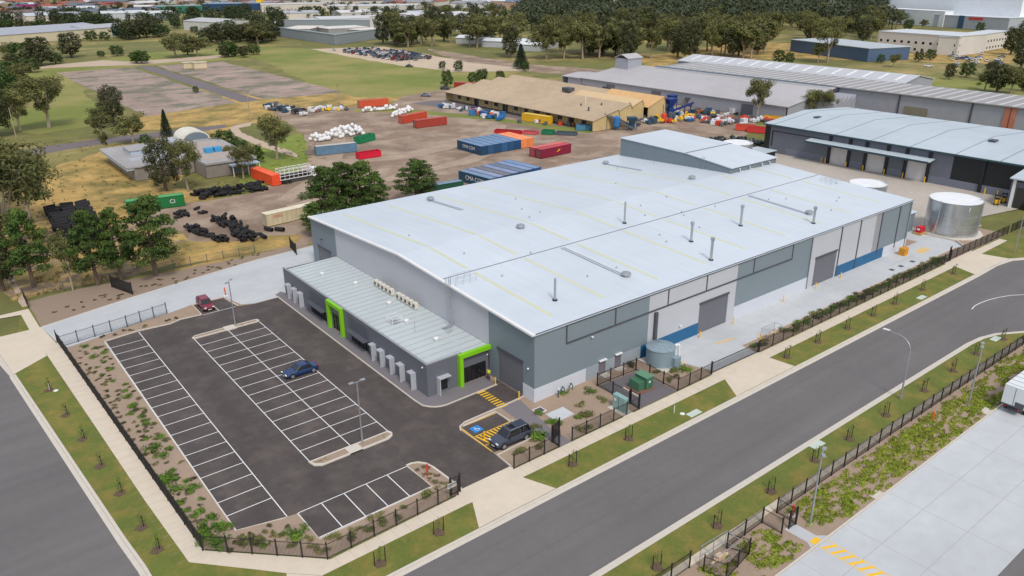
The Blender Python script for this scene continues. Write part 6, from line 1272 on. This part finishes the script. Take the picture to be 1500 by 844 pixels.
# far woodland as one mass
def wood(label, pxr, pyr, n, hr, m, seed):
    rg = random.Random(seed); q = MB()
    for _ in range(n):
        p = g(rg.uniform(*pxr), rg.uniform(*pyr)); h = rg.uniform(*hr)
        q.tube((p.x,p.y,0),(p.x,p.y,h*.5),.5,n=3,cap=False)
        for k in range(5): leaves(q, (p.x+rg.gauss(0,h*.22),p.y+rg.gauss(0,h*.22),h*rg.uniform(.45,.9)), h*.26,h*.26,h*.2, 16, h*.085, rg, .6)
    return stuff(q.build('woodland', m, fix=False), label, 'woodland')
wood('dark wooded belt running along the right of the skyline', (760,1330), (-8,46), 1000, (13,21), leafmat('wood_leaf', (50,62,46), (76,82,60)), 5)
wood('broken line of street trees between the distant suburb roofs', (-60,800), (-20,32), 1150, (6,11), MC['wood_leaf'], 6)
wood('far dark tree line along the very top of the skyline', (-100,1650), (-34,-10), 1100, (12,26), MC['wood_leaf'], 7)
# ================================================================== GARDEN PLANTS
def shrubmesh(seed, s=.16, n=260, flat=.45):
    rg = random.Random(seed); q = MB()
    for k in range(5): leaves(q, (rg.gauss(0,.28),rg.gauss(0,.28),flat*.5), .45,.45,flat*.6, n//5, s*.6, rg, .3)
    return q
m_sh = [leafmat('shrub_bright', (76,112,34), (104,130,50)), leafmat('shrub_olive', (104,112,60), (126,122,80)), leafmat('shrub_dark', (70,78,52), (100,90,66)), leafmat('shrub_dry', (124,112,90), (100,88,72))]
SM = [[shrubmesh(k*5+j).mesh('foliage', m_sh[k], fix=False) for j in range(2)] for k in range(4)]
def shrub(x, y, s, k, lab, grp): o = link('shrub', SM[k][rnd.randrange(2)]); o.location = (x,y,0); o.scale = (s,s,s*rnd.uniform(.6,.9)); o.rotation_euler = (0,0,rnd.uniform(0,6)); tag(o, lab, 'shrub', grp)
rg = random.Random(12)
bright = [(9,500,345,1.1),(9,560,352,.9),(9,600,380,1.1),(9,545,408,1.2),(9,620,436,.9),(9,566,467,.7),(9,652,470,1.1),(9,595,510,.7),(9,660,546,.8),(9,738,570,.9),(9,720,605,1.0),(9,750,638,1.2),(9,800,692,1.5),(9,765,740,1.0),(9,825,755,.9),(9,857,778,1.0),(9,860,805,1.0),(9,900,800,.7),(13,922,35,1.2),(13,905,97,1.8),(13,990,105,1.0),(13,955,140,1.4),(13,1012,224,.8),(13,975,270,1.9),(13,985,305,1.7),(13,1032,340,1.8),(13,1130,330,1.5),(13,1105,290,.9),(13,1065,405,1.2),(13,1183,386,.7),(13,1090,465,.9),(13,1195,460,1.2),(13,1135,495,1.1),(13,1240,505,1.4),(13,1190,575,1.9),(13,1215,620,1.9),(13,1320,580,2.0),(13,1275,650,2.0),(13,860,40,.9)]
ZC = {9:(0,422),13:(0,633),14:(375,633),11:(750,422),15:(750,633),12:(1125,422),8:(1125,211),16:(1125,633)}
for c_, x, y, s in bright:
    p = g(ZC[c_][0]+x/4, ZC[c_][1]+y/4); shrub(p.x, p.y, s*.8, 0, 'bright green spreading shrub in the mulch bed behind the left fence','bright shrubs in the left bed')
for k in range(130):
    y = rg.uniform(0,52); f = (y+1.2)/58; xl = -41.0-2*f*.95; shrub(rg.uniform(xl+.4,-38.3), y, rg.uniform(.35,.6), rg.choice((2,3,2,1)), 'tiny brown green seedling in the mulch bed behind the left fence','seedlings in the left bed')
for k in range(26): u = rg.random(); shrub(-41+u*3+rg.uniform(.6,3.2), -1.6-u*1.5+rg.uniform(-1,.6), rg.uniform(.4,.8), rg.choice((1,2)), 'low olive shrub in the front corner mulch bed','corner bed shrubs')
for c_, x, y, s, k in ((14,232,610,2.0,0),(14,45,665,1.0,0),(14,445,628,1.2,1),(14,300,628,.9,1),(14,215,675,1.0,1),(14,325,680,.9,1),(14,400,690,1.1,1),(14,540,625,1.3,1),(14,655,585,1.2,1),(14,590,565,1.0,1),(14,760,530,1.3,1),(14,735,500,1.0,1),(14,820,500,.9,1),(14,685,505,1.0,1),(14,980,370,1.5,1),(14,160,610,.8,1),(14,80,550,.6,2),(14,180,560,.6,2),(14,860,450,.8,1)):
    p = g(ZC[c_][0]+x/4, ZC[c_][1]+y/4); shrub(p.x, p.y, s*.85, k, 'olive green shrub between the front picket fence and the bays','shrubs behind the front fence')
for i, (x, y) in enumerate([(-26.6,4.9),(-25.6,4.9),(-24.6,4.9),(-20.8,4.9),(-20,4.9),(-19.2,4.9),(-18.4,4.9),(-26.5,45.7),(-25.3,45.7),(-24.1,45.7),(-20.0,45.7),(-19.1,45.7)]): shrub(x,y,.55,1,'small tuft planted in the kerbed island of the middle rows','island tufts')
for k in range(16): shrub(rg.uniform(-19,-17.6), rg.uniform(-7.5,-2.3), .5, rg.choice((1,3)), 'small dry tuft in the mulch island beside the red hydrant','hydrant island tufts')
for c_, x, y, s, k in ((11,460,610,1.2,0),(11,400,680,.9,1),(11,440,760,1.5,1),(11,300,620,.8,0),(11,385,770,.8,0),(11,430,820,1.2,1),(11,260,805,1.2,0),(11,210,780,.9,0),(11,150,745,1.0,0),(11,515,655,1.0,1),(11,700,455,1.1,2),(11,850,500,.9,1),(11,1010,480,1.6,0),(11,960,490,1.2,1),(11,930,545,.9,1),(11,960,520,.7,2),(11,125,825,1.0,1),(15,165,15,1.7,0),(15,140,55,1.0,1),(15,45,100,1.0,1),(15,145,85,1.0,1),(15,30,130,.8,1)):
    p = g(ZC[c_][0]+x/4, ZC[c_][1]+y/4); shrub(p.x, p.y, s*1.1, k, 'green shrub in the mulch garden along the footpath near the warehouse corner','shrubs near the warehouse corner')
for k in range(78):
    x = 34.5+k*.74; 
    if 37 < x < 41.5: continue
    shrub(x, -7.5+rg.uniform(-.5,.5), rg.uniform(.9,1.35), rg.choice((1,1,2,0)) if k % 9 else 0, 'rounded olive shrub in the hedge row along the service yard fence','hedge row shrubs')
for k in range(46): u = rg.random(); x = -42+u*38; y = 65.5+u*6.0+rg.uniform(1.2,5.5); shrub(x, y, .5, rg.choice((2,3)), 'tiny seedling on the mulch bank above the white driveway','mulch bank seedlings')
for k in range(14): shrub(rg.uniform(-38,-26), 53.9+rg.uniform(.3,1.2)+0, .5, rg.choice((1,2)), 'seedling in the mulch strip below the grey green fence','mulch strip seedlings')
# patchy ground cover across the road
gc = MB(); rg = random.Random(21)
for k in range(620):
    x = rg.uniform(-14,67); y = rg.uniform(-36.1,-31.9)
    if 2.4 < x < 6.4: continue
    if x < 5 and rg.random() < .3: continue
    a = rg.uniform(.5,1.1)
    for j in range(3): leaves(gc, (x+rg.gauss(0,.45),y+rg.gauss(0,.2),.06), a*.8,a*.36,.10, 34, .13, rg, .1)
stuff(gc.build('ground_cover', leafmat('cover_leaf', (126,142,48), (146,150,66)), fix=False), 'patchy yellow green ground cover in the garden across the road', 'ground cover')
# rough tussocks and weeds around the pines and paddocks
ts = MB()
for k in range(900):
    px = rg.uniform(0,470); py = rg.uniform(205,440); p = g(px, py)
    if p.y < 79 or (p.x > -14 and p.y < 124): continue
    leaves(ts, (p.x,p.y,0), rg.uniform(.4,1.3), rg.uniform(.4,1.3), .35, 14, .2, rg, .1)
stuff(ts.build('tussocks', leafmat('tussock', (150,134,84), (116,112,66)), fix=False), 'rough dry tussock grass scattered over the left paddock', 'grass')
# young staked trees
yt_n = [(-29.1,-13.1),(-22.6,-12.9),(-5.1,-12.7),(3.3,-13.0),(35.1,-12.5),(42.7,-12.5),(50.3,-12.7),(57.7,-12.7),(64.7,-12.5),(73.9,-12.5),(85.5,-12.3)]
yt_s = [(-9.8,-29.1),(-1.0,-28.9),(7.6,-29.0),(16.1,-28.7),(22.9,-28.8),(31.1,-28.8),(40.6,-28.8),(48.8,-28.7),(56.4,-28.4),(64.2,-28.8)]
yt_w = [(-46.9,41.8),(-46.4,33.6),(-45.95,26.5),(-45.6,19.4),(-45.1,12.9),(-44.8,5.8),(-44.5,1.5)]
yl_ = [MB() for _ in range(3)]
for i, q in enumerate(yl_): 
    r3 = random.Random(i+50)
    for k in range(5): leaves(q, (r3.gauss(0,.16),r3.gauss(0,.16),.7+k*.25), .3,.3,.22, 16, .08, r3, .2)
ylm = [q.mesh('foliage', m_sh[(0,1,2)[i]], fix=False) for i, q in enumerate(yl_)]
def young(x, y, lab, two=True, v=0):
    t = thing('young_tree', lab, 'young tree', (x,y,0), 0, 'young street trees')
    MB().tube((0,0,0),(.04,.03,1.9),.03,.012,n=5).build('trunk', m_bark, t); link('foliage', ylm[v], t)
    for a in ((-.55,.55) if two else (0.2,)): o = MB().box(a-.035,a+.035,-.03,.03,0,1.6 if two else 1.3).build('stake', m_black, t)
    MB().prism([(.6*math.cos(i*.628)*(1+.2*math.sin(i*3+x)),.6*math.sin(i*.628)*(1+.2*math.cos(i*2+x))) for i in range(10)],-.01,.03).build('mulch_ring', mat('ring', (98,80,64), .95, .2, 5.), t)
for i, (x, y) in enumerate(yt_n): young(x,y,'%s young staked tree from the left along the near verge of the main road' % ORD[i],True,i % 3)
for i, (x, y) in enumerate(yt_s): young(x,y,'%s young staked tree from the left along the far side verge' % ORD[i],True,(i+1) % 3)
for i, (x, y) in enumerate(yt_w): young(x,y,'%s young tree from the top in the left street verge' % ORD[i],False,i % 2)
